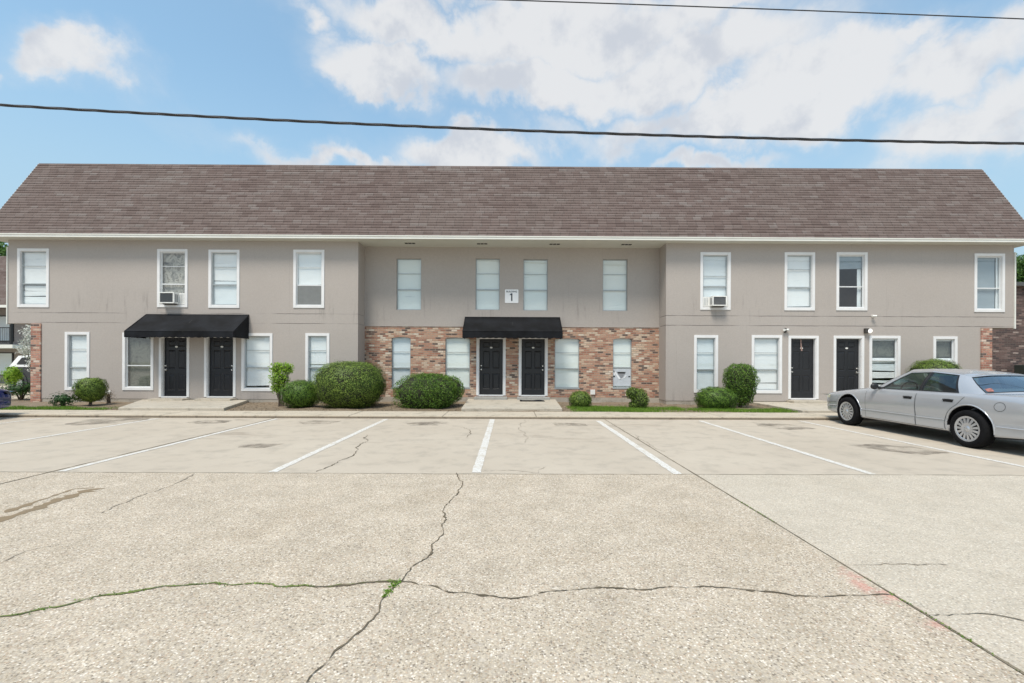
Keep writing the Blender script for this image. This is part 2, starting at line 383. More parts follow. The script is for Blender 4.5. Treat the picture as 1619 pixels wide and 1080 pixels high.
M['curtain'] = m_curtain('patterned_curtain', [(.3,(.08,.09,.09)),(.45,(.27,.27,.25)),(.55,(.48,.47,.42)),(.62,(.17,.16,.14)),(.75,(.60,.62,.62))], 4.5)
M['curtain_reflection'] = m_curtain('dark_curtain_reflection', [(.3,(.07,.075,.065)),(.5,(.17,.175,.15)),(.62,(.10,.105,.09)),(.78,(.36,.37,.34))], 3.5)  # dark mottle; in the lower left window it paints a reflection
M['screen'] = simple('insect_screen', (.19,.20,.20), .8)
def m_glass(name, tint, refl=1.0, rough=.01, base_refl=.04):
    m, t, b = mat(name); nt = m.node_tree; nt.nodes.remove(b)
    out = nt.nodes['Material Output']
    tr = t.new('ShaderNodeBsdfTransparent'); tr.inputs[0].default_value = (*tint, 1)
    gl = t.new('ShaderNodeBsdfGlossy'); gl.inputs['Roughness'].default_value = rough; gl.inputs[0].default_value = (.95,.97,1,1)
    lw = t.new('ShaderNodeLayerWeight'); lw.inputs[0].default_value = .35
    f = t.m('ADD', t.m('MULTIPLY', t.m('POWER', lw.outputs['Facing'], 3.), .7*refl), base_refl, clamp=True)
    mx = t.new('ShaderNodeMixShader'); t.put(mx.inputs[0], f); t.l.new(tr.outputs[0], mx.inputs[1]); t.l.new(gl.outputs[0], mx.inputs[2])
    n = t.new('ShaderNodeBump'); n.inputs['Strength'].default_value = .05; n.inputs['Distance'].default_value = .02
    t.put(n.inputs['Height'], t.noise(geo(t), 1.7, 2)); t.l.new(n.outputs[0], gl.inputs['Normal'])
    t.l.new(mx.outputs[0], out.inputs['Surface']); return m
M['glass'] = m_glass('window_glass', (.97,.99,.99), .8, .02, .10)
M['carglass'] = m_glass('tinted_car_glass', (.40,.52,.50), 1.0, .005, .11)
M['rearglass'] = m_glass('rear_car_glass', (.50,.62,.60), 1.0, .005, .36)
M['carglass_dark'] = m_glass('dark_car_glass', (.12,.13,.14), 1.0, .005, .08)

# ------------------------------------------------------------------ ground, lot, walk
def sheet(name, x0, x1, y0, y1, z, m, **kw):
    b = MB(); b.face([(x0,y0,z),(x1,y0,z),(x1,y1,z),(x0,y1,z)]); return tag(b.build(name, m), kind='structure')
sheet('ground', -600, 600, -400, 900, -.012, M['earth'])
KY = 11.93; WZ = .075
sheet('parking_lot', -60, 60, -30, KY+.02, 0., M['lot'])
b = MB()
xs = [-60] + [(-18.9 + 2.45*i) for i in range(17)] + [60]
for i in range(len(xs)-1):
    g = .006
    b.box(xs[i]+g, xs[i+1]-g, KY, 13.02+.02*math.sin(i), -.1, WZ+.003*math.sin(i*2.3), 0, .012)
walk = tag(b.build('walkway', [M['walk']]), kind='structure')
b = MB(); b.box(-60, 60, KY-.004, KY+.03, -.1, WZ-.028, 0); tag(b.build('kerb', M['curb']), kind='structure')
# planting bed: gently uneven soil, falling slightly from the wall to the walk
def soil_z(x, y):
    return .068 - .028*(y-13)/3 + .018*math.sin(x*1.7+y)*math.sin(x*.6+2*y) + .008*math.sin(x*7.1+y*5)
b = MB(); P = []
for i in range(361):
    x = -30+i*60/360
    P.append([(x, 13.0+j*4.2/22, soil_z(x, 13.0+j*4.2/22)-(.03 if j == 0 else 0)) for j in range(23)])
b.grid(P); tag(b.build('planting_bed', M['soil']), kind='structure')
sheet('side_lot', -60, -18.4, 17.2, 26., .01, M['walk'])
# painted bay lines
for X, y0, y1, w in ((-11.95,6.4,11.7,.09),(-9.05,6.15,11.75,.10),(-6.02,6.15,11.8,.10),(-3.19,6.15,11.8,.115),(-.445,6.15,11.85,.125),(2.26,6.1,11.6,.12),(4.90,6.1,11.7,.11),(7.5,6.1,11.75,.10),(10.6,6.1,11.8,.1)):
    b = MB(); n = 60; P = []
    rr = random.Random(int(X*100))
    for i in range(n+1):
        y = y0+(y1-y0)*i/n
        P.append([(X-w/2+rr.uniform(-.006,.006), y, .004), (X+w/2+rr.uniform(-.006,.006), y, .004)])
    b.grid(P, 0, False); tag(b.build('parking_line', M['line']), kind='structure')
def strip(name, pts, w, m, z=.0035, jit=.016, step=.04, wj=.75, seed=1, ground_px=True):
    rr = random.Random(seed); g = [gnd(*p) if ground_px else p for p in pts]
    q = []
    if name == 'pavement_crack':           # broken, angular course between the surveyed points
        for lev in range(6):
            h = [g[0]]
            for a, c in zip(g[:-1], g[1:]):
                L = math.dist(a, c)
                if L > .05:
                    k = rr.uniform(-.11, .11)*L; f = rr.uniform(.35, .65)
                    h.append((a[0]+(c[0]-a[0])*f-(c[1]-a[1])/L*k, a[1]+(c[1]-a[1])*f+(c[0]-a[0])/L*k))
                h.append(c)
            g = h
        jit = jit*.25; step = .022; w *= .85
    for a, c in zip(g[:-1], g[1:]):
        L = math.dist(a, c); n = max(1, int(L/step))
        for i in range(n): q.append((a[0]+(c[0]-a[0])*i/n, a[1]+(c[1]-a[1])*i/n))
    q.append(g[-1]); P = []; off = 0
    for i, p in enumerate(q):
        a = q[max(0,i-1)]; c = q[min(len(q)-1,i+1)]; dx, dy = c[0]-a[0], c[1]-a[1]; L = math.hypot(dx, dy) or 1
        nx, ny = -dy/L, dx/L; off = off*.86+rr.uniform(-jit, jit)*.7; ww = w*(1+rr.uniform(-wj, wj)+.5*math.sin(i*.21+seed)*wj)/2
        if i in (0, len(q)-1): ww *= .2
        e1, e2 = (rr.uniform(.35, 1.5), rr.uniform(.35, 1.5)) if name != 'slab_joint' else (1, 1)
        P.append([(p[0]+nx*(off-ww*e1), p[1]+ny*(off-ww*e1), z), (p[0]+nx*(off+ww*e2), p[1]+ny*(off+ww*e2), z)])
    b = MB(); b.grid(P, 0, False); return tag(b.build(name, m), kind='structure'), [(p[0]+0., p[1]) for p in q]
# joints between the slabs
strip('slab_joint', [(2.49,-5),(2.49,KY)], .016, M['joint'], .0045, .002, .12, .4, 2, False)
strip('slab_joint', [(-6.13,-5),(-6.13,KY)], .022, M['joint'], .0045, .003, .12, .5, 3, False)
strip('slab_joint', [(11.2,-5),(11.2,KY)], .022, M['joint'], .0045, .003, .12, .5, 4, False)
strip('slab_joint', [(-14.9,-5),(-14.9,KY)], .022, M['joint'], .0045, .003, .12, .5, 5, False)
strip('slab_joint', [(-30,6.10),(-7.2,6.12),(-3.4,6.1),(0,6.08),(4,6.1),(30,6.14)], .022, simple('joint_grout', (.44,.39,.31), .9, var=.35, scale=2.5), .0045, .002, .12, .6, 6, False)
cr = [(722,748),(732,762),(724,776),(711,796),(704,812),(706,822),(701,842),(692,855),(682,877),(655,894),(640,913),(625,925),(615,935),(608,945),(600,968),(590,980),(560,1005),(542,1022),(520,1045),(500,1062),(485,1082),(470,1110)]
strip('pavement_crack', cr, .011, M['crack'], .0055, .010, .03, .6, 7)
_, mossline = strip('pavement_crack', [(-60,988),(0,976),(60,965),(130,950),(200,938),(270,927),(340,922),(410,923),(480,926),(530,927),(580,921),(615,919),(628,920)], .018, M['moss'], .0055, .008, .03, .6, 8)
strip('pavement_crack', [(480,926.6),(530,927.4),(580,921.5),(628,919.5)], .016, M['crack'], .0062, .008, .03, .6, 18)
strip('pavement_crack', [(622,919),(650,921),(690,928),(720,938),(760,942),(800,946),(850,939),(900,934),(960,930),(1040,930),(1100,929),(1160,931),(1220,936),(1300,945),(1350,942),(1412,940)], .012, M['crack'], .0055, .009, .03, .7, 9)
strip('pavement_crack', [(1468,973),(1500,974),(1545,971),(1580,974),(1625,984),(1700,1000)], .012, M['crack'], .0055, .009, .03, .7, 10)
strip('pavement_crack', [(1340,893),(1380,894),(1420,892),(1500,894)], .009, M['fine_crack'], .0055, .008, .03, .7, 11)
strip('pavement_crack', [(310,748),(285,762),(250,776),(205,792),(160,812)], .014, M['fine_crack'], .0055, .02, .06, .7, 12)
strip('pavement_crack', [(500,746),(520,738),(545,726),(562,708),(580,688)], .014, M['crack'], .0055, .02, .06, .7, 13)
strip('pavement_crack', [(830,700),(828,688),(822,672),(830,664)], .010, M['fine_crack'], .0055, .01, .05, .7, 14)
strip('pavement_crack', [(728,676),(742,684),(738,692)], .012, M['crack'], .0055, .01, .05, .7, 15)
strip('pavement_crack', [(965,668),(1010,690),(1052,715)], .012, M['fine_crack'], .0055, .01, .05, .7, 16)
strip('pavement_crack', [(760,745),(790,744),(850,748),(862,738)], .009, M['fine_crack'], .0055, .01, .05, .7, 17)
strip('pavement_crack', [(0,890),(40,872),(85,862)], .008, M['fine_crack'], .0055, .02, .05, .7, 19)
def stain(pts, m, z=.003, seed=1):
    rr = random.Random(seed); b = MB(); g = [gnd(*p) for p in pts]; q = []
    for a, c in zip(g, g[1:]+g[:1]):
        for i in range(8): q.append((a[0]+(c[0]-a[0])*i/8+rr.uniform(-.02,.02), a[1]+(c[1]-a[1])*i/8+rr.uniform(-.02,.02), z))
    tri = tessellate_polygon([[Vector(p) for p in q]])
    b.mesh(q, tri); return tag(b.build('pavement_stain', m), kind='structure')
def m_stain(name, c, a):
    m, t, b = mat(name); n = t.noise(geo(t), 2.2, 7, .7)
    out = m.node_tree.nodes['Material Output']; tr = t.new('ShaderNodeBsdfTransparent'); mx = t.new('ShaderNodeMixShader')
    b.inputs['Base Color'].default_value = (*c, 1); b.inputs['Roughness'].default_value = .85
    t.put(mx.inputs[0], t.m('MULTIPLY', t.sm(n, .36, .66), a)); t.l.new(tr.outputs[0], mx.inputs[1]); t.l.new(b.outputs[0], mx.inputs[2])
    t.l.new(mx.outputs[0], out.inputs[0]); return m
M['oil'] = m_stain('oil_stain', (.13,.105,.08), .5)
M['damp'] = m_stain('damp_stain', (.27,.20,.12), .85)
for nd in M['damp'].node_tree.nodes:
    if nd.type == 'MAP_RANGE': nd.inputs[1].default_value = .15; nd.inputs[2].default_value = .5
for pts_, w_, sd_ in (([(166,772),(140,775),(112,784),(85,793),(50,806),(0,822),(-60,836)], .13, 22), ([(150,771),(120,773),(92,781),(60,792),(22,805),(8,811)], .05, 23)):
    o, _ = strip('pavement_stain', pts_, w_, M['damp'], .003, .02, .05, .55, sd_)
stain([(100,671),(135,664),(185,660.5),(240,661),(225,666),(165,670),(120,673)], M['oil'], seed=2)
stain([(295,668),(325,664),(368,665),(355,669),(320,671)], M['oil'], seed=3)
stain([(470,667),(500,665),(540,666),(520,670),(480,671)], M['oil'], seed=4)
stain([(370,705),(410,701),(450,702),(415,709),(380,708)], M['oil'], seed=5)
stain([(640,669),(690,666),(715,668),(690,673),(650,673)], M['oil'], seed=6)
stain([(1338,704),(1380,702),(1440,706),(1500,716),(1460,720),(1390,712)], M['oil'], seed=7)
stain([(1190,668),(1240,670),(1290,678),(1250,680),(1200,674)], M['oil'], seed=8)
stain([(870,668),(925,670),(930,674),(880,673)], M['oil'], seed=9)
# ------------------------------------------------------------------ the apartment building
YW, YR = 15.8, 16.54
ZS = 5.64
bld = empty('apartment_building', (0, YW, 0))
tag(bld, 'long two-storey grey-beige apartment block with a brick centre and steep brown shingle roof', 'building')
WM = MB()   # siding
def part(mb, name, m, parent=bld, label=None):
    o = mb.build(name, m); o.parent = parent; par = parent; off = Vector((0,0,0))
    while par is not None: off += Vector(par.location); par = par.parent
    o.location = -off
    if label: o['label'] = label
    return o
def holewall(mb, y, x0, x1, z0, z1, holes, d, m=0, mrev=0):
    hs = [h for h in holes if h[1] > x0 and h[0] < x1 and h[3] > z0 and h[2] < z1]
    xs = sorted({x0, x1, *[min(max(v, x0), x1) for h in hs for v in h[:2]]}); zs = sorted({z0, z1, *[min(max(v, z0), z1) for h in hs for v in h[2:4]]})
    for a, c in zip(xs[:-1], xs[1:]):
        for e, g in zip(zs[:-1], zs[1:]):
            mx, mz = (a+c)/2, (e+g)/2
            if any(h[0] < mx < h[1] and h[2] < mz < h[3] for h in hs): continue
            mb.face([(a,y,e),(c,y,e),(c,y,g),(a,y,g)], m)
    for h in hs:
        a, c, e, g = h[:4]
        mb.face([(a,y,e),(a,y,g),(a,y+d,g),(a,y+d,e)], mrev); mb.face([(c,y,g),(c,y,e),(c,y+d,e),(c,y+d,g)], mrev)
        mb.face([(a,y,g),(c,y,g),(c,y+d,g),(a,y+d,g)], mrev); mb.face([(c,y,e),(a,y,e),(a,y+d,e),(c,y+d,e)], mrev)
holes = []; later = []
def rect(px0, py0, px1, py1, Y):
    mx, my = (px0+px1)/2, (py0+py1)/2
    x0 = at(px0, my, Y)[0]; x1 = at(px1, my, Y)[0]; z1 = at(mx, py0, Y)[1]; z0 = at(mx, py1, Y)[1]
    return x0, x1, z0, z1
def blind_panel(x0, x1, z0, z1, y, par, m='blind', tilt=0., name='blind', seed=0):
    rr = random.Random(seed); b = MB(); P = []
    for i in range(7):
        x = x0+(x1-x0)*i/6
        P.append([(x, y+.004*math.sin(i*2.1+j)+rr.uniform(-.003,.003), (z0+tilt*(i/6))+(z1-z0-tilt*(i/6))*j/10) for j in range(11)])
    b.grid(P); return part(b, name, M[m], par)
def window(px0, py0, px1, py1, Y, trim=True, style='blind', ms='blind', rails=(.27,.61), arch=0, gap=0, label=None, seed=0, frame_m='alum'):
    X0, X1, Z0, Z1 = rect(px0, py0, px1, py1, Y)
    w = .092 if trim else 0
    if trim: ox0, ox1, oz0, oz1 = X0+w, X1-w, Z0+w, Z1-w
    else: ox0, ox1, oz0, oz1 = X0, X1, Z0, Z1
    D = .085 if trim else .11
    holes.append((ox0, ox1, oz0, oz1, Y))
    b = MB()
    if trim:
        y0, y1 = Y-.024, Y+.004
        b.box(X0, X0+w, y0, y1, Z0, Z1, 0, .004); b.box(X1-w, X1, y0, y1, Z0, Z1, 0, .004)
        b.box(X0+w, X1-w, y0+.002, y1, Z1-w, Z1, 0, .004); b.box(X0+w, X1-w, y0+.002, y1, Z0, Z0+w, 0, .004)
        i = .012
        b.box(ox0, ox0+i, Y+.004, Y+D-.03, oz0, oz1); b.box(ox1-i, ox1, Y+.004, Y+D-.03, oz0, oz1)
        b.box(ox0+i, ox1-i, Y+.004, Y+D-.03, oz1-i, oz1); b.box(ox0+i, ox1-i, Y+.004, Y+D-.03, oz0, oz0+i)
    else:
        b.box(X0-.01, X1+.01, Y-.012, Y+.05, Z0-.04, Z0+.005, 0, .004)
    win = part(b, 'window', M['white'] if trim else M['alum'], bld, label)
    gy = Y+D-.045
    f = MB(); fw = .028; h = oz1-oz0
    a, c, e, g = ox0+.012*trim, ox1-.012*trim, oz0+.012*trim, oz1-.012*trim
    f.box(a, a+fw, gy, gy+.035, e, g); f.box(c-fw, c, gy, gy+.035, e, g); f.box(a+fw, c-fw, gy, gy+.035, g-fw, g); f.box(a+fw, c-fw, gy, gy+.035, e, e+fw)
    zr = g-(g-e)*rails[1]; f.box(a+fw, c-fw, gy-.008, gy+.035, zr-.018, zr+.018)
    zm = g-(g-e)*rails[0]
    if rails[0] > 0: f.box(a+fw, c-fw, gy+.002, gy+.02, zm-.009, zm+.009)
    part(f, 'sash', M[frame_m], win)
    p = MB(); p.face([(a+.02,gy+.016,zr),(c-.02,gy+.016,zr),(c-.02,gy+.016,g-.02),(a+.02,gy+.016,g-.02)]); p.face([(a+.02,gy+.008,e+.02),(c-.02,gy+.008,e+.02),(c-.02,gy+.008,zr),(a+.02,gy+.008,zr)])
    part(p, 'pane', M['glass'], win)
    by = gy+.05
    if style == 'blind':
        rq = random.Random(seed*13+5)
        if seed == 1:
            H = g-e
            blind_panel(a, c, g-H*.62, g, by, win, ms, .03, seed=seed); blind_panel(a+.04, c, g-H*.735, g-H*.635, by, win, ms, -.02, seed=seed+60)
            blind_panel(a, c-.02, g-H*.84, g-H*.745, by, win, ms, .025, seed=seed+61); blind_panel(a+.02, c, e, g-H*.85, by, win, ms, 0., seed=seed+62)
        elif trim and not gap and rq.random() < .75:
            zs = e+(g-e)*rq.uniform(.12,.75); gp = rq.uniform(.012,.028); tl = rq.uniform(-.02,.02)
            blind_panel(a, c, zs+gp, g, by, win, ms, tl, seed=seed); blind_panel(a, c, e, zs, by+.004, win, 'blind_blue' if rq.random() < .4 else ms, 0, seed=seed+70)
        else: blind_panel(a, c, e+gap, g, by, win, ms, (0 if not gap else gap*.35), seed=seed)
    elif style == 'curtain': blind_panel(a, c, e, g, by+.04, win, ms, 0, 'curtain', seed)
    elif style == 'half_screen':
        blind_panel(a, c, zr-.02, g, by, win, 'blind', 0.06, seed=seed)
        s_ = MB(); s_.face([(a+.02,gy-.004,e+.02),(c-.02,gy-.004,e+.02),(c-.02,gy-.004,zr-.02),(a+.02,gy-.004,zr-.02)]); part(s_, 'screen', M['screen'], win)
    elif style == 'open_dark':
        blind_panel(a, c, g-(g-e)*.26, g, by, win, 'blind_grey', .03, seed=seed)
        blind_panel(c-.16, c-.02, e, g-(g-e)*.25, by+.03, win, 'blind_blue', 0, 'curtain', seed)
    elif style == 'wide_dark':
        blind_panel(a, c-.12, e, g, by+.02, win, 'blind_grey', 0, seed=seed)
        blind_panel(c-.10, c, e, g, by+.01, win, 'blind_blue', 0, 'curtain', seed)
    elif style == 'broken':
        blind_panel(a, c, g-.06, g, by, win, 'blind', 0, seed=seed)
        H = g-e
        for k, (q0, q1) in enumerate(((.36,.46),(.47,.60),(.63,.75),(.79,.83),(.87,1.0))):
            blind_panel(a, c, g-H*q1, g-H*q0, by, win, 'blind' if k % 2 == 0 else 'blind_blue', .02*(-1)**k, seed=seed+k)
        blind_panel(a, c, g-H*.34, g-.06, by+.05, win, 'curtain_reflection', 0, 'curtain', seed)
    return win, (ox0, ox1, oz0, oz1, gy)
# upper left wing
window(28,393,78,486,YW,label='left end upper window with a bent torn blind', seed=1)
U2, u2r = window(249,394,297,486,YW,style='curtain',ms='curtain', label='upper window with patterned curtain and an air conditioner', seed=2, frame_m='alumw')
window(330,395,379,487,YW,seed=3)
window(464,395,513,487,YW,style='half_screen',rails=(.27,.62),frame_m='alumw',label='upper window with raised blind over a dark insect screen',seed=4)
# recess upper
for i, (a, c, e, g) in enumerate(((627,409,666,490),(752,409,790,490),(827.5,410,866,491),(953,410,992,491.5))):
    window(a, c, e, g, YR, trim=False, ms='blind_green', rails=(.29,.60), seed=10+i)
# upper right wing
V1, v1r = window(1107,399,1155,490,YW,ms='blind_blue',rails=(.40,.60),label='upper window with an air conditioner beside the recess', seed=20)
window(1240,399,1288,491,YW,gap=.04,seed=21)
window(1322,399,1371,491,YW,style='open_dark',rails=(0,.60),frame_m='alumw',label='dark upper window with its blind pulled up',seed=22)
window(1540,401,1588,493.5,YW,style='wide_dark',rails=(0,.60),frame_m='alumw',label='grey-blue upper window at the right end',seed=23)
# lower left wing
window(103,525,142,617,YW,rails=(.27,.62),seed=30)
window(194,526,243,617,YW,style='curtain',ms='curtain_reflection',rails=(.0,.58),frame_m='alumw',label='dark lower window half under the wide awning',seed=31)  # sheet behind this pane carries the glass reflection as painted mottling
window(382,527,431,618.5,YW,gap=.07,rails=(.27,.60),label='lower window whose blind stops short of the sill',seed=32)
window(483,527,521,619,YW,rails=(.27,.60),seed=33)
# brick recess lower
for i, (a, c, e, g, ms) in enumerate(((619,533,649,613,'blind_blue'),(704,534,743,613,'blind_green'),(877,535,916,613.5,'blind_green'))):
    window(a, c, e, g, YR, trim=False, ms=ms, rails=(.29,.61), seed=40+i, arch=1)
B4, b4r = window(969,535,999,613.5, YR, trim=False, ms='blind_green', rails=(.29,.59), arch=1, label='narrow brick-wall window with a grey triangle banner in its lower sash', seed=44)
# lower right wing
window(1097,530,1135,621,YW,ms='blind_blue',rails=(.28,.61),seed=50)
window(1188,530,1236,622,YW,rails=(.28,.60),seed=51)
window(1374,531,1423,624,YW,style='broken',rails=(0,.41),frame_m='alumw',label='lower window with broken sagging blind slats',seed=52)
window(1475,532,1513,623,YW,style='broken',rails=(0,.42),frame_m='alumw',label='small lower window behind the silver car',seed=53)

def door(px0, py0, px1, py1, tx0, tx1, Y, knob, style, brick=False):
    X0, X1, Z0, Z1 = rect(px0, py0, px1, py1, Y)
    D = .13
    # photo shows the leaf itself deeper than the trim: place leaf on plane Y+D
    x0, x1, z0, z1 = rect(px0, py0, px1, py1, Y+D-.03)
    w = .085
    hx0, hx1, hz1 = x0-.02, x1+.02, z1+.02
    holes.append((hx0, hx1, z0, hz1, Y))
    b = MB()
    b.box(hx0-w, hx0, Y-.024, Y+.004, z0-.01, hz1+w, 0, .004); b.box(hx1, hx1+w, Y-.024, Y+.004, z0-.01, hz1+w, 0, .004); b.box(hx0, hx1, Y-.022, Y+.004, hz1, hz1+w, 0, .004)
    b.box(hx0, hx0+.02, Y+.004, Y+D+.02, z0, hz1); b.box(hx1-.02, hx1, Y+.004, Y+D+.02, z0, hz1); b.box(hx0+.02, hx1-.02, Y+.004, Y+D+.02, hz1-.02, hz1)
    b.box(hx0, hx1, Y-.015, Y+D+.02, z0-.03, z0+.012)
    fr = part(b, 'door_frame', M['white'])
    d = MB(); yl = Y+D-.03
    # six-panel leaf: stiles and rails proud of the panels
    cols = [x0+(x1-x0)*q for q in (0,.14,.45,.55,.86,1)]; H = z1-z0
    rows = [z0+H*q for q in (0,.105,.385,.475,.79,.85,.955,1)]
    for ci in range(5):
        for ri in range(7):
            pan = ci in (1,3) and ri in (1,3,5)
            a, c, e, g = cols[ci], cols[ci+1], rows[ri], rows[ri+1]
            if not pan: d.face([(a,yl,e),(c,yl,e),(c,yl,g),(a,yl,g)])
            else:
                i1, i2 = .022, .05
                R1 = [(a,yl,e),(c,yl,e),(c,yl,g),(a,yl,g)]; R2 = [(a+i1,yl+.016,e+i1),(c-i1,yl+.016,e+i1),(c-i1,yl+.016,g-i1),(a+i1,yl+.016,g-i1)]
                R3 = [(a+i2,yl+.003,e+i2),(c-i2,yl+.003,e+i2),(c-i2,yl+.003,g-i2),(a+i2,yl+.003,g-i2)]
                for A, B_ in ((R1,R2),(R2,R3)):
                    for k in range(4): d.face([A[k],A[(k+1)%4],B_[(k+1)%4],B_[k]])
                d.face(R3)
    d.box(x0, x1, yl+.02, yl+.045, z0, z1)
    lf = part(d, 'door', M[style])
    kx = x0+.07 if knob == 'L' else x1-.07
    for zz, r, nm in ((z0+.93, .030, 'door_knob'), (z0+1.07, .027, 'deadbolt')):
        k = MB(); k.disc((kx, yl, zz), (0,-1,0), r*1.05, .012, 16); k.tube([(kx,yl-.01,zz),(kx,yl-.03,zz),(kx,yl-.045,zz),(kx,yl-.062,zz)], [r*.4,r*.5,r,r*.75], 12)
        part(k, nm, M['chrome'], lf)
    n = MB(); cx = (x0+x1)/2; cz = z0+H*.845
    n.tube([(cx,yl-.002,cz),(cx,yl-.010,cz)], [.048,.048], 20)
    for i in range(len(n.v)): vx, vy, vz = n.v[i]; n.v[i] = (vx, vy, cz+(vz-cz)*.62)
    part(n, 'number_plate', M['plate'], lf)
    return x0, x1, z0, z1, lf
D1 = door(260,534,298,627,252,302,YW,'L','door'); D2 = door(331,534,371,627,324,375,YW,'R','door')
D3 = door(758,536,795,624.5,753,799,YR,'L','door2',True); D4 = door(824.5,536,861,625,820,865,YR,'R','door2',True)
D5 = door(1248,536,1286,630,1243,1293,YW,'L','door2'); D6 = door(1319,536,1357.5,631,1315,1364,YW,'R','door2')
# paper ribbon on one door
b = MB(); xr = (D5[0]+D5[1])/2-.03; yl = YW+.1-.004
b.mesh([(xr-.02,yl,D5[3]-.02),(xr+.02,yl,D5[3]-.02),(xr+.06,yl-.01,D5[3]-.42),(xr-.0,yl-.01,D5[3]-.42)],[(0,1,2,3)])
part(b, 'door_ribbon', simple('faded_red_ribbon', (.30,.20,.17), .8, var=.4, scale=20), D5[4])

# siding shells
XL0, XL1 = at(13,440,YW)[0], at(566,500,YW)[0]; XR0, XR1 = at(1053,500,YW)[0], at(1603,440,YW)[0]
XLp, XRp = at(65.5,580,YW)[0], at(1550,580,YW)[0]
ZB = .17; ZU = at(400,513,YW)[1]; ZJ = at(800,517,YR)[1]
hw = [h for h in holes if h[4] == YW]; hr = [h for h in holes if h[4] == YR]
for (a, c, lo) in ((XL0, XL1, XLp), (XR0, XR1, None)):
    holewall(WM, YW, a, c, ZU, ZS, hw, .13)
    if lo is not None: holewall(WM, YW, XLp, XL1, ZB, ZU, hw, .13)
    else: holewall(WM, YW, XR0, XRp, ZB, ZU, hw, .13)
holewall(WM, YR-.02, XL1, XR0, ZJ, ZS, hr, .12)
WM.face([(XL1,YR-.02,ZJ),(XR0,YR-.02,ZJ),(XR0,YR+.02,ZJ),(XL1,YR+.02,ZJ)])
for X in (XL1, XR0): WM.face([(X,YW,ZB),(X,YR+.02,ZB),(X,YR+.02,ZS),(X,YW,ZS)])
YB = 26.2
for X, Xi in ((XL0, XLp), (XR1, XRp)):
    WM.face([(X,YW,ZU),(X,YB,ZU),(X,YB,ZS),(X,YW,ZS)]); WM.face([(X,YW,ZU),(Xi,YW,ZU),(Xi,YB,ZU),(X,YB,ZU)])
WM.face([(XL0,YB,ZU),(XR1,YB,ZU),(XR1,YB,ZS),(XL0,YB,ZS)]); WM.face([(XLp,YB,ZB),(XRp,YB,ZB),(XRp,YB,ZU),(XLp,YB,ZU)])
# gable ends under the steep roof
YE, YT, ZT = 15.42, 17.32, 8.93
for X in (XL0, XR1): WM.face([(X,YW,ZS),(X,YB,ZS),(X,YB,ZS+.3),(X,24.6,ZT-.12),(X,YT+.02,ZT-.12),(X,YW,ZS+.45)])
part(WM, 'wall', M['siding'])
for X0, X1 in ((XL0-.035, XL0-.001), (XR1+.001, XR1+.05)):
    tr = MB(); tr.box(X0, X1, YW-.03, YW+.08, ZU-.03, ZS-.25, 0, .005); part(tr, 'corner_trim', M['fascia'])
cb = MB(); cb.box(XL1-.035, XL1+.004, YW-.006, YW+.05, ZB+.05, ZS-.3); part(cb, 'corner_board', M['siding']); cb = MB()
cb.box(XR0-.004, XR0+.03, YW-.006, YW+.05, ZB+.05, ZS-.3); part(cb, 'corner_board', M['siding'])
# brick
BK = MB(); holewall(BK, YR, XL1, XR0, ZB, ZJ+.01, hr, .12)
for h in hr:
    if h[3] > ZJ or h[2] < .5: continue
    n = 10
    for i in range(n):
        xa = h[0]+(h[1]-h[0])*i/n; xb = h[0]+(h[1]-h[0])*(i+1)/n
        q = lambda x: h[3]-.038*((x-(h[0]+h[1])/2)/((h[1]-h[0])/2))**2
        BK.face([(xa,YR,q(xa)),(xb,YR,q(xb)),(xb,YR,h[3]+.001),(xa,YR,h[3]+.001)])
        BK.face([(xa,YR,q(xa)),(xb,YR,q(xb)),(xb,YR+.11,q(xb)),(xa,YR+.11,q(xa))])
part(BK, 'brick_wall', M['brick'], label='brick facing of the recessed ground floor')
for X0, X1 in ((at(50,580,YW)[0], XLp), (XRp, at(1567,580,YW)[0])):
    p = MB(); p.box(X0, X1, YW-.035, YB-.05, -.05, ZU-.003); part(p, 'brick_pier', M['brick_side'], label='brick end wall under the overhanging upper floor')
# foundation
fd = MB(); fd.box(XLp, XL1-.01, YW+.012, YW+.2, -.1, ZB+.001); fd.box(XR0+.01, XRp, YW+.012, YW+.2, -.1, ZB+.001); fd.box(XL1-.01, XR0+.01, YR-.03, YR+.2, -.1, ZB+.03); fd.box(XL1-.2, XL1-.012, YW+.2, YR-.03, -.1, ZB); fd.box(XR0+.012, XR0+.2, YW+.2, YR-.03, -.1, ZB)
part(fd, 'foundation', M['found'])
# interior shell, floors
it = MB()
for z in (.18, 2.95, 5.66): it.face([(XL0+.05,YR+.15,z),(XR1-.05,YR+.15,z),(XR1-.05,YB-.1,z),(XL0+.05,YB-.1,z)])
it.face([(XL0+.06,19.5,.1),(XR1-.06,19.5,.1),(XR1-.06,19.5,5.6),(XL0+.06,19.5,5.6)])
part(it, 'interior', M['interior'])
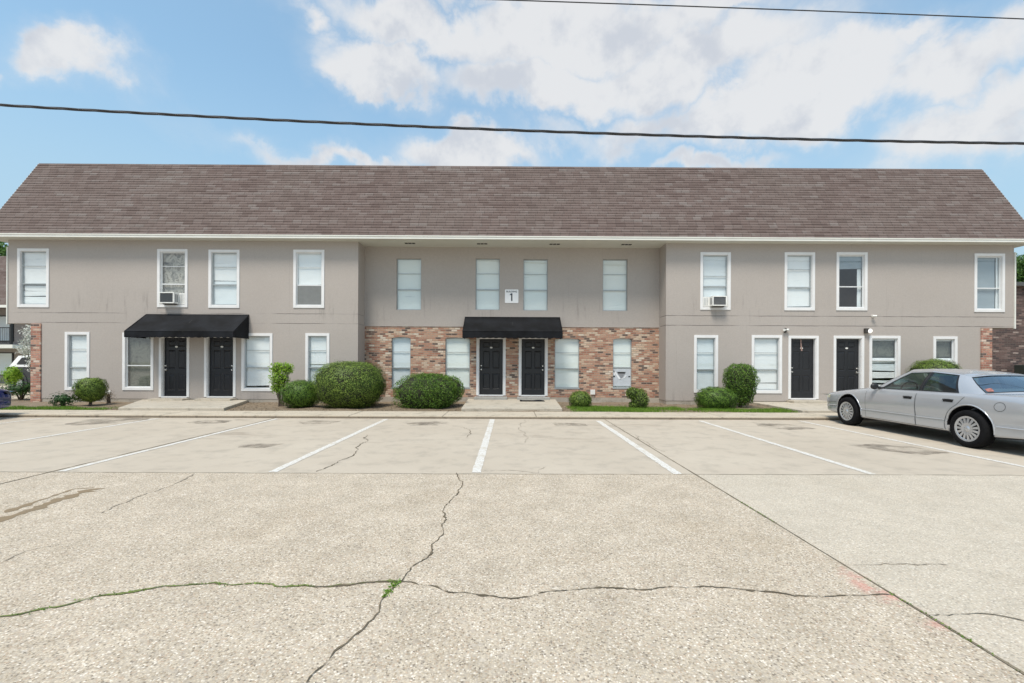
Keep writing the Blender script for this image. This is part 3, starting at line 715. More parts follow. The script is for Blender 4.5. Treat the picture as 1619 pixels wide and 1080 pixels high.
# roof
RX0, RX1 = -17.84, 18.02
rf = MB(); n = 29; sl = math.hypot(YT-YE, ZT-5.745)
ny, nz = -(ZT-5.745)/sl, (YT-YE)/sl
rr = random.Random(5)
for k in range(n):
    a, c = k/n, (k+1)/n
    ya, za, yc, zc = YE+(YT-YE)*a, 5.745+(ZT-5.745)*a, YE+(YT-YE)*c, 5.745+(ZT-5.745)*c
    m_ = 70
    xs_ = [RX0+(RX1-RX0)*i/m_ for i in range(m_+1)]
    th = [.016+rr.uniform(-.004,.005) for _ in xs_]
    P = [[(x, ya+ny*t_, za+nz*t_), (x, yc+ny*.003, zc+nz*.003)] for x, t_ in zip(xs_, th)]
    rf.grid(P, 0, False); rf.grid([[(x, ya+ny*.001, za), (x, ya+ny*t_, za+nz*t_)] for x, t_ in zip(xs_, th)], 0, False)
for X in (RX0, RX1): rf.face([(X,YE,5.72),(X,YE,5.76),(X,YT,ZT),(X,24.6,ZT),(X,26.6,5.745),(X,26.6,5.66),(X,24.5,ZT-.1),(X,YT+.06,ZT-.1)], 1)
rf.face([(RX0,YT,ZT),(RX1,YT,ZT),(RX1,24.6,ZT),(RX0,24.6,ZT)]); rf.face([(RX0,24.6,ZT),(RX1,24.6,ZT),(RX1,26.6,5.745),(RX0,26.6,5.745)])
rf.face([(RX0,YE+.01,5.735),(RX1,YE+.01,5.735),(RX1,YT+.06,ZT-.1),(RX0,YT+.06,ZT-.1)],1)

roof = part(rf, 'roof', [M['shingle'], M['dark']])
fa = MB(); fa.box(RX0, RX1, YE-.028, YE-.003, ZS-.004, 5.745, 0, .004); fa.box(RX0, RX1, YE-.045, YE-.028, 5.715, 5.748, 0)
for X0, X1 in ((RX0-.02, RX0), (RX1, RX1+.02)): fa.mesh([(X,y,z) for X in (X0,X1) for y, z in ((YE,5.62),(YE,5.74),(YT,ZT),(YT+.08,ZT-.12))], [(0,1,2,3),(4,7,6,5),(0,4,5,1),(1,5,6,2),(2,6,7,3),(3,7,4,0)])
part(fa, 'fascia', M['fascia'], roof)
sf = MB(); sf.face([(RX0,YE-.003,ZS),(RX1,YE-.003,ZS),(RX1,YR+.05,ZS),(RX0,YR+.05,ZS)]); sf.face([(RX0,YW,ZS+.002),(XL0,YW,ZS+.002),(XL0,YB+.4,ZS+.002),(RX0,YB+.4,ZS+.002)]); sf.face([(XR1,YW,ZS+.002),(RX1,YW,ZS+.002),(RX1,YB+.4,ZS+.002),(XR1,YB+.4,ZS+.002)])
soff = part(sf, 'soffit', M['soffit'], roof)
for px in (648.5, 762.5, 877, 990.5):
    v = MB(); xc = at(px, 386, 15.98)[0]
    v.box(xc-.2, xc+.2, 15.86, 16.06, ZS-.012, ZS-.003, 0)
    for k in range(3): v.box(xc-.18+k*.125, xc-.075+k*.125, 15.885, 16.035, ZS-.016, ZS-.0121, 1)
    part(v, 'soffit_vent', [M['soffit'], M['dark']], bld)
# awnings
def awning(pxb0, pxb1, pyt, pyf, pyv, Y, proj, label):
    x0 = at(pxb0, pyt, Y)[0]; x1 = at(pxb1, pyt, Y)[0]; zt = at((pxb0+pxb1)/2, pyt, Y)[1]; Yf = Y-proj
    zf = at((pxb0+pxb1)/2, pyf, Yf)[1]; zv = at((pxb0+pxb1)/2, pyv, Yf)[1]
    b = MB(); nx = 24; P = []
    for i in range(nx+1):
        x = x0+(x1-x0)*i/nx; row = []
        for j in range(9):
            t_ = j/8; sag = .022*math.sin(math.pi*t_)*(.5+.5*abs(math.sin(i*math.pi/8)))
            row.append((x, Y-.01-(proj-.01)*t_, zt+(zf-zt)*t_-sag))
        P.append(row)
    b.grid(P)
    Vl = []
    nv = int((x1-x0)/.042)
    for i in range(nv+1):
        x = x0+(x1-x0)*i/nv; sc = .022*abs(math.sin(math.pi*(x-x0)/.21))
        Vl.append([(x, Yf-.001*math.sin(i), zf), (x, Yf-.006-.004*math.sin(i*.7), (zf+zv)/2), (x, Yf-.004*math.cos(i*.9), zv+.022-sc)])
    b.grid(Vl)
    for X, s in ((x0,-1),(x1,1)):
        b.face([(X,Y-.01,zt),(X,Yf,zf),(X,Yf,zv+.01),(X,Y-.01,zv+.01)])
    # hems as thin piping, and frame tubes inside
    b.tube([(x0,Y-.012,zt),(x1,Y-.012,zt)], .012, 6); b.tube([(x0,Yf,zf),(x1,Yf,zf)], .010, 6)
    for X in (x0, x1): b.tube([(X,Y-.012,zt),(X,Yf,zf)], .010, 6); b.tube([(X,Yf,zf),(X,Yf,zv+.01)], .008, 6)
    a = part(b, 'awning', M['awning'], bld, label)
    f = MB(); nr = 4 if x1-x0 > 2.8 else 3
    for i in range(nr+1):
        x = x0+.02+(x1-x0-.04)*i/nr
        f.tube([(x,Y-.02,zt-.03),(x,Yf+.02,zf-.03)], .011, 6); f.tube([(x,Y-.02,zf-.03),(x,Yf+.02,zf-.03)], .011, 6)
    f.tube([(x0+.02,Yf+.02,zf-.03),(x1-.02,Yf+.02,zf-.03)], .011, 6)
    part(f, 'awning_frame', M['dark'], a)
awning(231.5, 394, 497.5, 524, 534, YW, .9, 'wide black canvas awning over the left pair of doors')
awning(735.5, 885, 501.5, 524, 535, YR, .88, 'black canvas awning over the centre pair of doors')
# poster in one window
ox0, ox1, oz0, oz1, gy = b4r; zr = oz1-(oz1-oz0)*.59; yp = gy+.003
p = MB(); p.face([(ox0+.02,yp,oz0+.07),(ox1-.02,yp,oz0+.07),(ox1-.02,yp,zr-.04),(ox0+.02,yp,zr-.04)], 0)
w_ = ox1-ox0; cxm = (ox0+ox1)/2; hz_ = zr-.04-(oz0+.07); zt_ = zr-.04
p.face([(cxm-.28*w_,yp-.002,zt_-.18*hz_),(cxm+.24*w_,yp-.002,zt_-.18*hz_),(cxm-.02*w_,yp-.002,zt_-.62*hz_)], 1)
p.face([(cxm-.24*w_,yp-.003,zt_-.19*hz_),(cxm+.16*w_,yp-.003,zt_-.19*hz_),(cxm+.16*w_,yp-.003,zt_-.28*hz_),(cxm-.20*w_,yp-.003,zt_-.28*hz_)], 2)
for (xa, za, xb, zb, ww) in ((-.42,-.12,-.10,-.62,.05),(-.10,-.62,.12,-.52,.04),(.12,-.52,.22,-.38,.04),(.22,-.38,.08,-.36,.03),(-.42,-.12,-.40,-.38,.03)):
    p.face([(cxm+(xa-ww)*w_,yp-.004,zt_+za*hz_),(cxm+(xa+ww)*w_,yp-.004,zt_+za*hz_),(cxm+(xb+ww)*w_,yp-.004,zt_+zb*hz_),(cxm+(xb-ww)*w_,yp-.004,zt_+zb*hz_)], 3)
for sx in (-.46, .34): p.face([(cxm+sx*w_,yp-.005,zt_-.42*hz_),(cxm+(sx+.1)*w_,yp-.005,zt_-.42*hz_),(cxm+(sx+.1)*w_,yp-.005,zt_-.49*hz_),(cxm+sx*w_,yp-.005,zt_-.49*hz_)], 2)
part(p, 'window_banner', [simple('banner_cloth',(.52,.56,.60)), simple('banner_grey',(.25,.26,.28)), M['dark'], simple('banner_white',(.78,.80,.82))], B4)
# lamps, camera, outlet
def sconce():
    x, z = at(1241,522.5,YW); b = MB(); b.box(x-.03, x+.03, YW-.06, YW, z-.08, z+.08, 0, .01); o = part(b, 'wall_lamp', M['dark'], bld, 'small twin-head wall lamp above the ribboned door')
    for s in (-1, 1):
        c = MB(); c.tube([(x+s*.03,YW-.05,z+.02),(x+s*.08,YW-.10,z+.01)], [.035,.045], 12); part(c, 'lamp_head', M['ac'], o)
sconce()
x, z = at(1371,523.5,YW); b = MB(); b.box(x-.13, x+.02, YW-.10, YW, z-.08, z+.09, 0, .02)
o = part(b, 'security_light', simple('bronze_housing',(.05,.045,.04),.5), bld, 'dark wall light box with a bright lens')
m_, t_, b_ = mat('lit_lens'); b_.inputs['Base Color'].default_value = (.9,.9,.86,1); b_.inputs['Emission Color'].default_value = (1,.97,.9,1); b_.inputs['Emission Strength'].default_value = .5
b = MB(); b.tube([(x+.01,YW-.09,z),(x+.03,YW-.13,z-.01),(x+.04,YW-.16,z-.015)], [.075,.07,.03], 16); part(b, 'lens', m_, o)
x, z = at(1379.5,500,YW); b = MB(); b.disc((x,YW,z),(0,-1,0),.045,.03,14); b.tube([(x,YW-.03,z),(x,YW-.08,z+.01)], .015, 8); b.tube([(x-.07,YW-.08,z),(x+.05,YW-.12,z-.005)], .032, 12); part(b, 'security_camera', M['ac'], bld)
x, z = at(936.7,619.8,YR); b = MB(); b.box(x-.075, x+.075, YR-.05, YR, z-.08, z+.08, 0, .01); b.box(x-.085, x+.085, YR-.058, YR-.05, z-.09, z+.09, 0, .003); part(b, 'outlet_box', M['plate'], bld)
x, z = at(172,620,YW); b = MB(); b.disc((x,YW,z),(0,-1,0),.07,.02,16); b.tube([(x,YW-.02,z),(x,YW-.10,z-.01),(x,YW-.12,z-.07)], .02, 8); part(b, 'hose_tap', M['ac'], bld)
# steps and porch slabs (concrete ground works)
def slab(name, poly, z0, z1, m):
    b = MB(); n = len(poly)
    b.face([(x,y,z1) for x,y in poly]); [b.face([(poly[i][0],poly[i][1],z0),(poly[(i+1)%n][0],poly[(i+1)%n][1],z0),(poly[(i+1)%n][0],poly[(i+1)%n][1],z1),(poly[i][0],poly[i][1],z1)]) for i in range(n)]
    o = b.build(name, m); md = o.modifiers.new('b','BEVEL'); md.width = .012; md.segments = 2; recalc(o); return tag(o, kind='structure')
slab('porch_slab', [(-11.15,13.03),(-8.15,13.03),(-9.05,15.81),(-12.7,15.81)], -.1, .145, M['porch'])
slab('porch_slab', [(-1.40,13.2),(1.53,13.2),(1.66,16.5),(-1.5,16.5)], -.1, .15, M['porch'])
slab('porch_slab', [(8.42,13.04),(12.3,13.04),(12.3,15.81),(8.42,15.81)], -.1, .135, M['porch'])
for d_, Y in ((D1,YW),(D2,YW),(D3,YR),(D4,YR),(D5,YW),(D6,YW)):
    b = MB(); b.box(d_[0]-.16, d_[1]+.16, Y-.42, Y+.0, .1, d_[2]-.045, 0, .012); tag(b.build('door_step', M['step'] if Y == YR else M['porch']), kind='structure')
# door mat, crumpled
b = MB(); P = []; xm, ym = at(841,632.5,15.75)[0], 15.7
for i in range(15):
    P.append([(xm-.42+.84*i/14, ym-.25+.5*j/8, .158+.035*max(0,math.sin(i*.55+j*.4))*(1-abs(j-4)/4)) for j in range(9)])
b.grid(P); tag(b.build('door_mat', M['awning']), 'crumpled black door mat on the centre porch slab before the right-hand door', 'doormat')

# sign
sx, sz = at(809,468.5,YR-.02); ys = YR-.02
sign = empty('building_sign', (sx, ys, sz)); tag(sign, 'small white square sign reading BUILDING 1 on the upper wall between two windows', 'sign')
b = MB(); hw_ = .245; pts = []
for cx_, cz_, a0 in ((hw_-.03,hw_-.03,0),(-hw_+.03,hw_-.03,90),(-hw_+.03,-hw_+.03,180),(hw_-.03,-hw_+.03,270)):
    for k in range(6): a = R(a0+k*18); pts.append((cx_+.03*math.cos(a), cz_+.03*math.sin(a)))
b.face([(x,-.016,z) for x, z in pts]); n_ = len(pts)
for i in range(n_): a, c = pts[i], pts[(i+1)%n_]; b.face([(a[0],0,a[1]),(c[0],0,c[1]),(c[0],-.016,c[1]),(a[0],-.016,a[1])])
o = b.build('sign_panel', simple('sign_white',(.90,.90,.90),.4,var=.02)); o.parent = sign
def text(name, s, size, loc, m, parent, bold=0., sx=1.):
    cu = bpy.data.curves.new(name, 'FONT'); cu.body = s; cu.size = size; cu.align_x = 'CENTER'; cu.align_y = 'CENTER'; cu.offset = bold; cu.extrude = .001
    o = bpy.data.objects.new(name, cu); C.objects.link(o)
    dg = bpy.context.evaluated_depsgraph_get(); me = bpy.data.meshes.new_from_object(o.evaluated_get(dg)); C.objects.unlink(o); bpy.data.objects.remove(o)
    q = bpy.data.objects.new(name, me); me.materials.clear(); me.materials.append(m); C.objects.link(q)
    q.location = loc; q.rotation_euler = (R(90),0,0); q.scale = (sx,1,1); q.parent = parent; return q
M['ink'] = simple('sign_ink', (.015,.02,.04), .5)
text('sign_text', 'BUILDING', .085, (0,-.019,.165), M['ink'], sign, .0015, 1.02)
b = MB(); b.mesh([(x,-.0185,z) for x, z in ((.025,-.175),(.025,.105),(-.012,.105),(-.065,.07),(-.065,.032),(-.02,.055),(-.02,-.175))], [(0,1,2,5,6),(2,3,4,5)])
o = b.build('sign_number', M['ink']); o.parent = sign

# window air conditioners
def ac(rectv, x0f, x1f, h, label, side_panel):
    ox0, ox1, oz0, oz1, gy = rectv
    root = empty('window_air_conditioner', ((ox0+ox1)/2, YW, oz0)); tag(root, label, 'air conditioner', 'window air conditioners')
    x0 = ox0+(ox1-ox0)*x0f; x1 = ox0+(ox1-ox0)*x1f; L = Vector(root.location)
    yo = YW-.25
    def P(b, n, m, par=root):
        o = b.build(n, m); o.parent = par; o.location = -L if par is root else (0,0,0); return o
    z0, z1 = oz0+.02, oz0+h
    b = MB(); t = .035
    b.box(x0, x1, yo, gy+.02, z1-t, z1, 0, .006); b.box(x0, x1, yo, gy+.02, z0, z0+t, 0, .006); b.box(x0, x0+t, yo, gy+.02, z0+t, z1-t, 0, .004); b.box(x1-t, x1, yo, gy+.02, z0+t, z1-t, 0, .004)
    b.box(x0+t, x1-t, yo+.03, gy+.02, z0+t, z1-t)
    cs = P(b, 'case', M['ac'])
    g = MB(); g.face([(x0+t,yo+.026,z0+t),(x1-t,yo+.026,z0+t),(x1-t,yo+.026,z1-t),(x0+t,yo+.026,z1-t)])
    k = x0+t+.01
    while k < x1-t: g.box(k, k+.004, yo+.008, yo+.026, z0+t, z1-t); k += .022
    P(g, 'grille', M['ac_grille'])
    s_ = MB(); sgn = 1 if side_panel == 'R' else -1
    a, c = (x1+.003, ox1-.014) if sgn > 0 else (ox0+.014, x0-.003)
    s_.box(a, c, gy-.05, gy-.02, z0, z1, 0, .003)
    for q in range(3): s_.box(a+.03+q*.05, a+.045+q*.05, gy-.056, gy-.05, z0+.04, z1-.04, 1)
    P(s_, 'side_panel', [M['ac'], M['alum']])
    s_ = MB(); s_.box(*((x1+.003, ox1-.014) if sgn < 0 else (ox0+.014, x0-.003)), gy-.05, gy-.02, z0, z1, 0, .003); P(s_, 'side_panel', [M['ac']])
    vx = x1+.001 if sgn > 0 else x0-.001
    v = MB()
    for q in range(2): v.box(min(vx, vx+sgn*.004), max(vx, vx+sgn*.004), yo+.07+q*.07, yo+.11+q*.07, z0+.06, z1-.06)
    P(v, 'side_vent', M['ac_grille'])
    br = MB(); br.box((x0+x1)/2-.2, (x0+x1)/2+.2, YW-.15, YW-.03, z0-.03, z0-.002); P(br, 'bracket', M['dark'])
ac(u2r, .17, .76, .40, 'window air conditioner with wide dark grille in the patterned-curtain window above the wide awning', 'R')
ac(v1r, .27, .83, .36, 'smaller window air conditioner in the first upper window right of the brick recess', 'L')

# ------------------------------------------------------------------ plants
def leaf_mat(name, dark, mid, light, trans=.25):
    m, t, b = mat(name); out = m.node_tree.nodes['Material Output']
    at_ = t.new('ShaderNodeAttribute', attribute_name='rnd').outputs['Fac']
    p = geo(t); n = t.noise(p, 7, 3)
    f = t.m('ADD', t.m('MULTIPLY', at_, .6), t.m('MULTIPLY', n, .4))
    c = t.ramp(f, [(.18, dark), (.5, mid), (.82, light)])
    t.l.new(c, b.inputs['Base Color']); b.inputs['Roughness'].default_value = .5; b.inputs['Specular IOR Level'].default_value = .35
    tr = t.new('ShaderNodeBsdfTranslucent'); t.l.new(c, tr.inputs[0]); mx = t.new('ShaderNodeMixShader'); mx.inputs[0].default_value = trans
    t.l.new(b.outputs[0], mx.inputs[1]); t.l.new(tr.outputs[0], mx.inputs[2]); t.l.new(mx.outputs[0], out.inputs[0]); return m
M['leaf'] = leaf_mat('box_leaves', (.026,.066,.010), (.090,.185,.025), (.24,.39,.058))
M['leaf_olive'] = leaf_mat('olive_leaves', (.035,.070,.012), (.125,.205,.032), (.32,.43,.085))
M['leaf_dark'] = leaf_mat('dark_leaves', (.014,.045,.014), (.030,.085,.022), (.075,.15,.04))
M['leaf_lime'] = leaf_mat('lime_leaves', (.12,.25,.02), (.27,.46,.04), (.45,.64,.09), .35)
M['leaf_tree'] = leaf_mat('tree_leaves', (.035,.085,.018), (.08,.17,.035), (.17,.29,.07), .3)
M['petal'] = leaf_mat('white_flowers', (.45,.50,.42), (.65,.67,.62), (.80,.80,.77), .2)
M['twig'] = simple('bark', (.13,.10,.075), .9, var=.3, scale=20)
M['core'] = simple('shaded_inner_twigs', (.030,.034,.016), .95, var=.5, scale=12)  # twigs, with the deep shade between the leaves put into the dark colour
M['grass'] = leaf_mat('grass_blades', (.07,.15,.015), (.15,.29,.03), (.30,.44,.07), .3)
M['litter'] = leaf_mat('dead_leaves', (.10,.07,.045), (.22,.16,.10), (.38,.31,.22), .1)
def leaves_mesh(name, pts, nrm, size, seed, tilt=.7, aspect=.55):
    rs = np.random.RandomState(seed); n = len(pts)
    N = nrm + rs.normal(0, tilt, (n,3)); N /= np.linalg.norm(N, axis=1)[:,None]+1e-9
    T = rs.normal(0,1,(n,3)); T -= (T*N).sum(1)[:,None]*N; T /= np.linalg.norm(T, axis=1)[:,None]+1e-9
    B = np.cross(N, T); s = (size*rs.uniform(.6,1.25,n))[:,None]
    V = np.stack([pts-T*s*.5, pts-B*s*.5*aspect+N*s*.08, pts+T*s*.5, pts+B*s*.5*aspect+N*s*.08], 1).reshape(-1,3)
    me = bpy.data.meshes.new(name); me.vertices.add(4*n); me.vertices.foreach_set('co', V.astype('f').ravel())
    me.loops.add(4*n); me.loops.foreach_set('vertex_index', np.arange(4*n, dtype='i'))
    me.polygons.add(n); me.polygons.foreach_set('loop_start', np.arange(0,4*n,4,dtype='i')); me.polygons.foreach_set('loop_total', np.full(n,4,dtype='i'))
    me.update(); a = me.attributes.new('rnd','FLOAT','FACE'); a.data.foreach_set('value', rs.rand(n).astype('f')); return me
def lobes_points(lobes, n, seed, depth=.12, lump=.06, holes_=0.):
    rs = np.random.RandomState(seed); P = []; N = []
    area = np.array([l[3]*l[4]+l[4]*l[5]+l[3]*l[5] for l in lobes]); area = area/area.sum()
    for li, l in enumerate(lobes):
        cx,cy,cz,rx,ry,rz,pw = l; k = int(n*area[li])
        d = rs.normal(0,1,(k,3)); d /= np.linalg.norm(d,axis=1)[:,None]
        q = (np.abs(d)**pw).sum(1)**(-1/pw)                     # superellipsoid
        u = d*q[:,None]
        lm = 1+lump*(np.sin(d[:,0]*7+seed)*np.sin(d[:,1]*6+seed*2)*np.sin(d[:,2]*8+seed*3)*1.6 + rs.normal(0,.35,k)) + lump*.6*np.sin(d[:,0]*17+d[:,2]*13+seed)
        r = lm*(1-depth*rs.rand(k)**1.5)
        if holes_:
            hole = np.sin(d[:,0]*9+seed*1.3)*np.sin(d[:,2]*8+seed)*np.sin(d[:,1]*7) > (1-holes_)*.6
            r = np.where(hole, r*.72, r)
        r = np.where(rs.rand(k) < .035, r*rs.uniform(1.02,1.13,k), r)
        p = u*np.array([rx,ry,rz])*r[:,None]+np.array([cx,cy,cz])
        nn = d/np.array([rx,ry,rz]); nn /= np.linalg.norm(nn,axis=1)[:,None]
        keep = np.ones(k, bool)
        for lj, m_ in enumerate(lobes):
            if lj != li:
                e = np.abs((p-np.array(m_[:3]))/np.array(m_[3:6])); keep &= (e**m_[6]).sum(1) > .62
        P.append(p[keep]); N.append(nn[keep])
    return np.concatenate(P), np.concatenate(N)
def bush(px0, py0, px1, py1, Y, label, m='leaf', n=9000, leaf=.035, pw=2.4, lobes=None, name='shrub', cat='shrub', stems=3, depth=.12, lump=.06, seed=1, ground=.05, group=None, core=.82, holes_=0., ryf=1., stemtop=.5):
    x0, zt = at(px0, py0, Y); x1, zb = at(px1, py1, Y); cx = (x0+x1)/2; W = (x1-x0)/2
    root = empty(name, (cx, Y, ground)); tag(root, label, cat, group)
    if lobes is None: L = [(0,0,(zt+zb)/2-ground, W, W*ryf, (zt-zb)/2, pw)]
    else: L = [(W*a, W*b_*ryf, zb-ground+(zt-zb)*c, W*d, W*d*ryf*(1 if len(q) < 1 else 1), (zt-zb)*e, pw) for (a,b_,c,d,e,*q) in lobes]
    P, N = lobes_points(L, n, seed, depth, lump, holes_)
    P[:,2] = np.maximum(P[:,2], .015)
    me = leaves_mesh('foliage', P, N, leaf, seed); me.materials.append(M[m])
    o = bpy.data.objects.new('foliage', me); C.objects.link(o); o.parent = root
    b = MB()
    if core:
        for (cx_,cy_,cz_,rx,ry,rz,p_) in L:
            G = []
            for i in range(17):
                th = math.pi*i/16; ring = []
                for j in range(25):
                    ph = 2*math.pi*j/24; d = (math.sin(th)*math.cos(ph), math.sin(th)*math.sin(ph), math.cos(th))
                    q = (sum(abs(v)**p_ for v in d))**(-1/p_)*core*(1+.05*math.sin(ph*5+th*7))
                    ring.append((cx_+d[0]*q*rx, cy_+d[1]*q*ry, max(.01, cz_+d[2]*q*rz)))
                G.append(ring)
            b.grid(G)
        c_ = b.build('shaded_inner_branches', M['core'], root)  # solid dark shell: inner twigs plus painted shade behind the leaf gaps
    b = MB(); rr = random.Random(seed); H = (zt-ground)
    for k in range(stems):
        a = rr.uniform(0, 6.28); r0 = rr.uniform(0, .06); xe = L[k % len(L)]
        e = (xe[0]+rr.uniform(-.4,.4)*xe[3]*.5, xe[1]+rr.uniform(-.4,.4)*xe[4]*.5, xe[2])
        s_ = (r0*math.cos(a)+xe[0]*.3, r0*math.sin(a), -.05); mid = tuple((s_[i]*.45+e[i]*.55+rr.uniform(-.03,.03)) for i in range(3))
        b.tube([s_, mid, e], [.022,.016,.008], 6)
    if stems: b.build('stem', M['twig'], root)
    return root
gB = 'clipped shrubs along the front of the building'
bush(121,597,166,641,14.6,'small upright box-shaped shrub near the left end wall','leaf_olive',11000,.036,3.2,stems=4,seed=2,lobes=[(0,0,.56,.84,.42)],group=gB,core=.82,lump=.05)
bush(83,621,117,643,14.3,'low sparse open plant near the left brick pier','leaf_dark',900,.07,2.0,stems=7,core=0,depth=.8,lump=.25,seed=3,ground=.07,name='low_plant',cat='plant')
bush(163,614,180,637,15.3,'thin dry bush with tiny pale leaves beside a hose tap','litter',450,.035,2.0,stems=7,core=0,depth=.9,lump=.3,seed=4,name='dry_plant',cat='plant')
bush(426,572,464,640,14.5,'tall lime-green shrub on thin bare stems','leaf_lime',2600,.055,2.2,stems=6,lobes=[(-.35,0,.84,.60,.15),(.35,.1,.84,.60,.14),(-.15,0,.60,.78,.20),(-.35,0,.38,.5,.12)],core=.6,depth=.4,lump=.14,seed=5,name='lime_shrub')
bush(447,601,507,646,14.3,'dark round shrub squeezed between the lime shrub and the largest shrub','leaf',15000,.036,2.3,stems=3,seed=6,group=gB)
bush(502,571,607,647,14.4,'largest rounded shrub, olive green, left of the brick wall','leaf_olive',34000,.038,2.7,stems=4,seed=7,group=gB,lump=.035,core=.9)
bush(622,588,731,649,14.5,'wide leaning shrub with two lobes below the brick wall','leaf',34000,.038,2.3,stems=4,seed=8,group=gB,lobes=[(-.10,0,.46,.86,.50),(.50,.35,.52,.50,.38),(.15,-.05,.50,.70,.46)],holes_=.3,core=.84)
bush(900,618,935,649,14.3,'small ball-shaped olive shrub right of the centre porch slab','leaf_olive',7000,.034,2.2,stems=3,seed=9,group=gB)
bush(990,611,1026,650,14.3,'small ragged shrub bulging to the right under the banner window','leaf_olive',6500,.036,2.2,stems=3,seed=10,group=gB,lobes=[(.18,0,.45,.74,.45),(-.42,0,.72,.55,.24),(-.3,0,.22,.45,.16)],lump=.11)
bush(1102,612,1160,652,14.2,'low dome-shaped dark shrub at the right wing','leaf',14000,.036,2.5,stems=3,seed=11,group=gB)
bush(1148,576,1193,651,14.6,'tall oblong shrub on a short trunk in the right wing bed','leaf',17000,.036,3.0,stems=4,seed=12,group=gB,lobes=[(.0,0,.66,1.0,.34),(.0,0,.40,.80,.26)],lump=.06)
bush(1445,568,1510,640,14.8,'round-topped olive shrub mostly hidden behind the silver car','leaf_olive',22000,.036,2.7,stems=4,seed=13,group=gB,lump=.04,core=.9)

# grass strips
def grass(name, regs, seed, label, dens=2600, h=.075):
    rs = np.random.RandomState(seed); V = []
    for (x0,x1,y0,y1) in regs:
        n = int((x1-x0)*(y1-y0)*dens); x = rs.uniform(x0,x1,n); y = rs.uniform(y0,y1,n)
        k = (np.sin(x*1.9+y*2)+np.sin(x*.83+1.3)+np.sin(y*4+x*.5)+rs.normal(0,1.2,n)) > -1.3
        k &= (x > x0+.12*np.abs(np.sin(y*9))) & (y < y1-.25*np.abs(np.sin(x*2.2+1)))
        V.append(np.stack([x[k],y[k]],1))
    P = np.concatenate(V); n = len(P); x, y = P[:,0], P[:,1]
    z = .068-.028*(y-13)/3+.018*np.sin(x*1.7+y)*np.sin(x*.6+2*y)+.008*np.sin(x*7.1+y*5)-.005
    a = rs.uniform(0,6.28,n); hh = h*rs.uniform(.5,1.3,n); w = .0045; lean = rs.normal(0,.022,(n,2))
    v0 = np.stack([x-w*np.cos(a),y-w*np.sin(a),z],1); v1 = np.stack([x+w*np.cos(a),y+w*np.sin(a),z],1); v2 = np.stack([x+lean[:,0],y+lean[:,1],z+hh],1)
    VV = np.stack([v0,v1,v2],1).reshape(-1,3)
    me = bpy.data.meshes.new(name); me.vertices.add(3*n); me.vertices.foreach_set('co', VV.astype('f').ravel()); me.loops.add(3*n); me.loops.foreach_set('vertex_index', np.arange(3*n,dtype='i'))
    me.polygons.add(n); me.polygons.foreach_set('loop_start', np.arange(0,3*n,3,dtype='i')); me.polygons.foreach_set('loop_total', np.full(n,3,dtype='i')); me.update()
    at_ = me.attributes.new('rnd','FLOAT','FACE'); at_.data.foreach_set('value', rs.rand(n).astype('f')); me.materials.append(M['grass'])
    o = bpy.data.objects.new(name, me); C.objects.link(o); return tag(o, label, 'grass', kind='stuff')
grass('grass', [(-30,-11.6,13.03,13.85),(-30,-17.8,13.8,14.6)], 1, 'bright green grass strip along the walkway at the left end', 3800)
grass('grass', [(1.75,5.3,13.05,14.6),(2.0,4.4,13.05,15.0)], 2, 'short grass patch between the centre porch slab and the right wing', 3000)
grass('grass', [(5.3,8.35,13.05,14.0),(12.4,22,13.05,15.0)], 3, 'thin grass strip in front of the right wing', 3000)
# leaf litter on the soil
rs = np.random.RandomState(9); n = 5200; x = rs.uniform(-12.5,8.4,n); y = 13.05+rs.rand(n)**1.1*2.9
z = .068-.028*(y-13)/3+.018*np.sin(x*1.7+y)*np.sin(x*.6+2*y)+.008*np.sin(x*7.1+y*5)+.006
me = leaves_mesh('leaf_litter', np.stack([x,y,z],1), np.tile([0,0,1.],(n,1)), .05, 3, .25); me.materials.append(M['litter'])
o = bpy.data.objects.new('leaf_litter', me); C.objects.link(o); tag(o, 'dry brown leaf litter scattered over the bare planting bed', 'leaf litter', kind='stuff')
# moss tufts in the cracks
rs = np.random.RandomState(12); pts = []
for (px, py, w, k) in [(622,927,.014,60),(615,936,.014,50),(627,922,.02,50),(608,944,.012,30)]:
    g = gnd(px, py); pts += [(g[0]+rs.normal(0,w), g[1]+rs.normal(0,w), .008) for _ in range(k)]
for (gx_, gy_) in mossline[::1]:
    if gx_ < -1.2 and rs.rand() < .5: pts += [(gx_+rs.normal(0,.03), gy_+rs.normal(0,.006), .006) for _ in range(3)]
for i in range(900):
    yy = rs.uniform(2.0,6.2); pts.append((2.49+rs.normal(0,.008), yy, .006)) if rs.rand() < .10+.35*math.sin(yy*3) else None
pts = np.array([p for p in pts if p is not None]); me = leaves_mesh('moss', pts, np.tile([0,0,1.],(len(pts),1)), .016, 4, .8); me.materials.append(M['grass'])
o = bpy.data.objects.new('crack_weeds', me); C.objects.link(o); tag(o, 'tiny green weeds growing in the pavement cracks', 'weeds', kind='stuff')
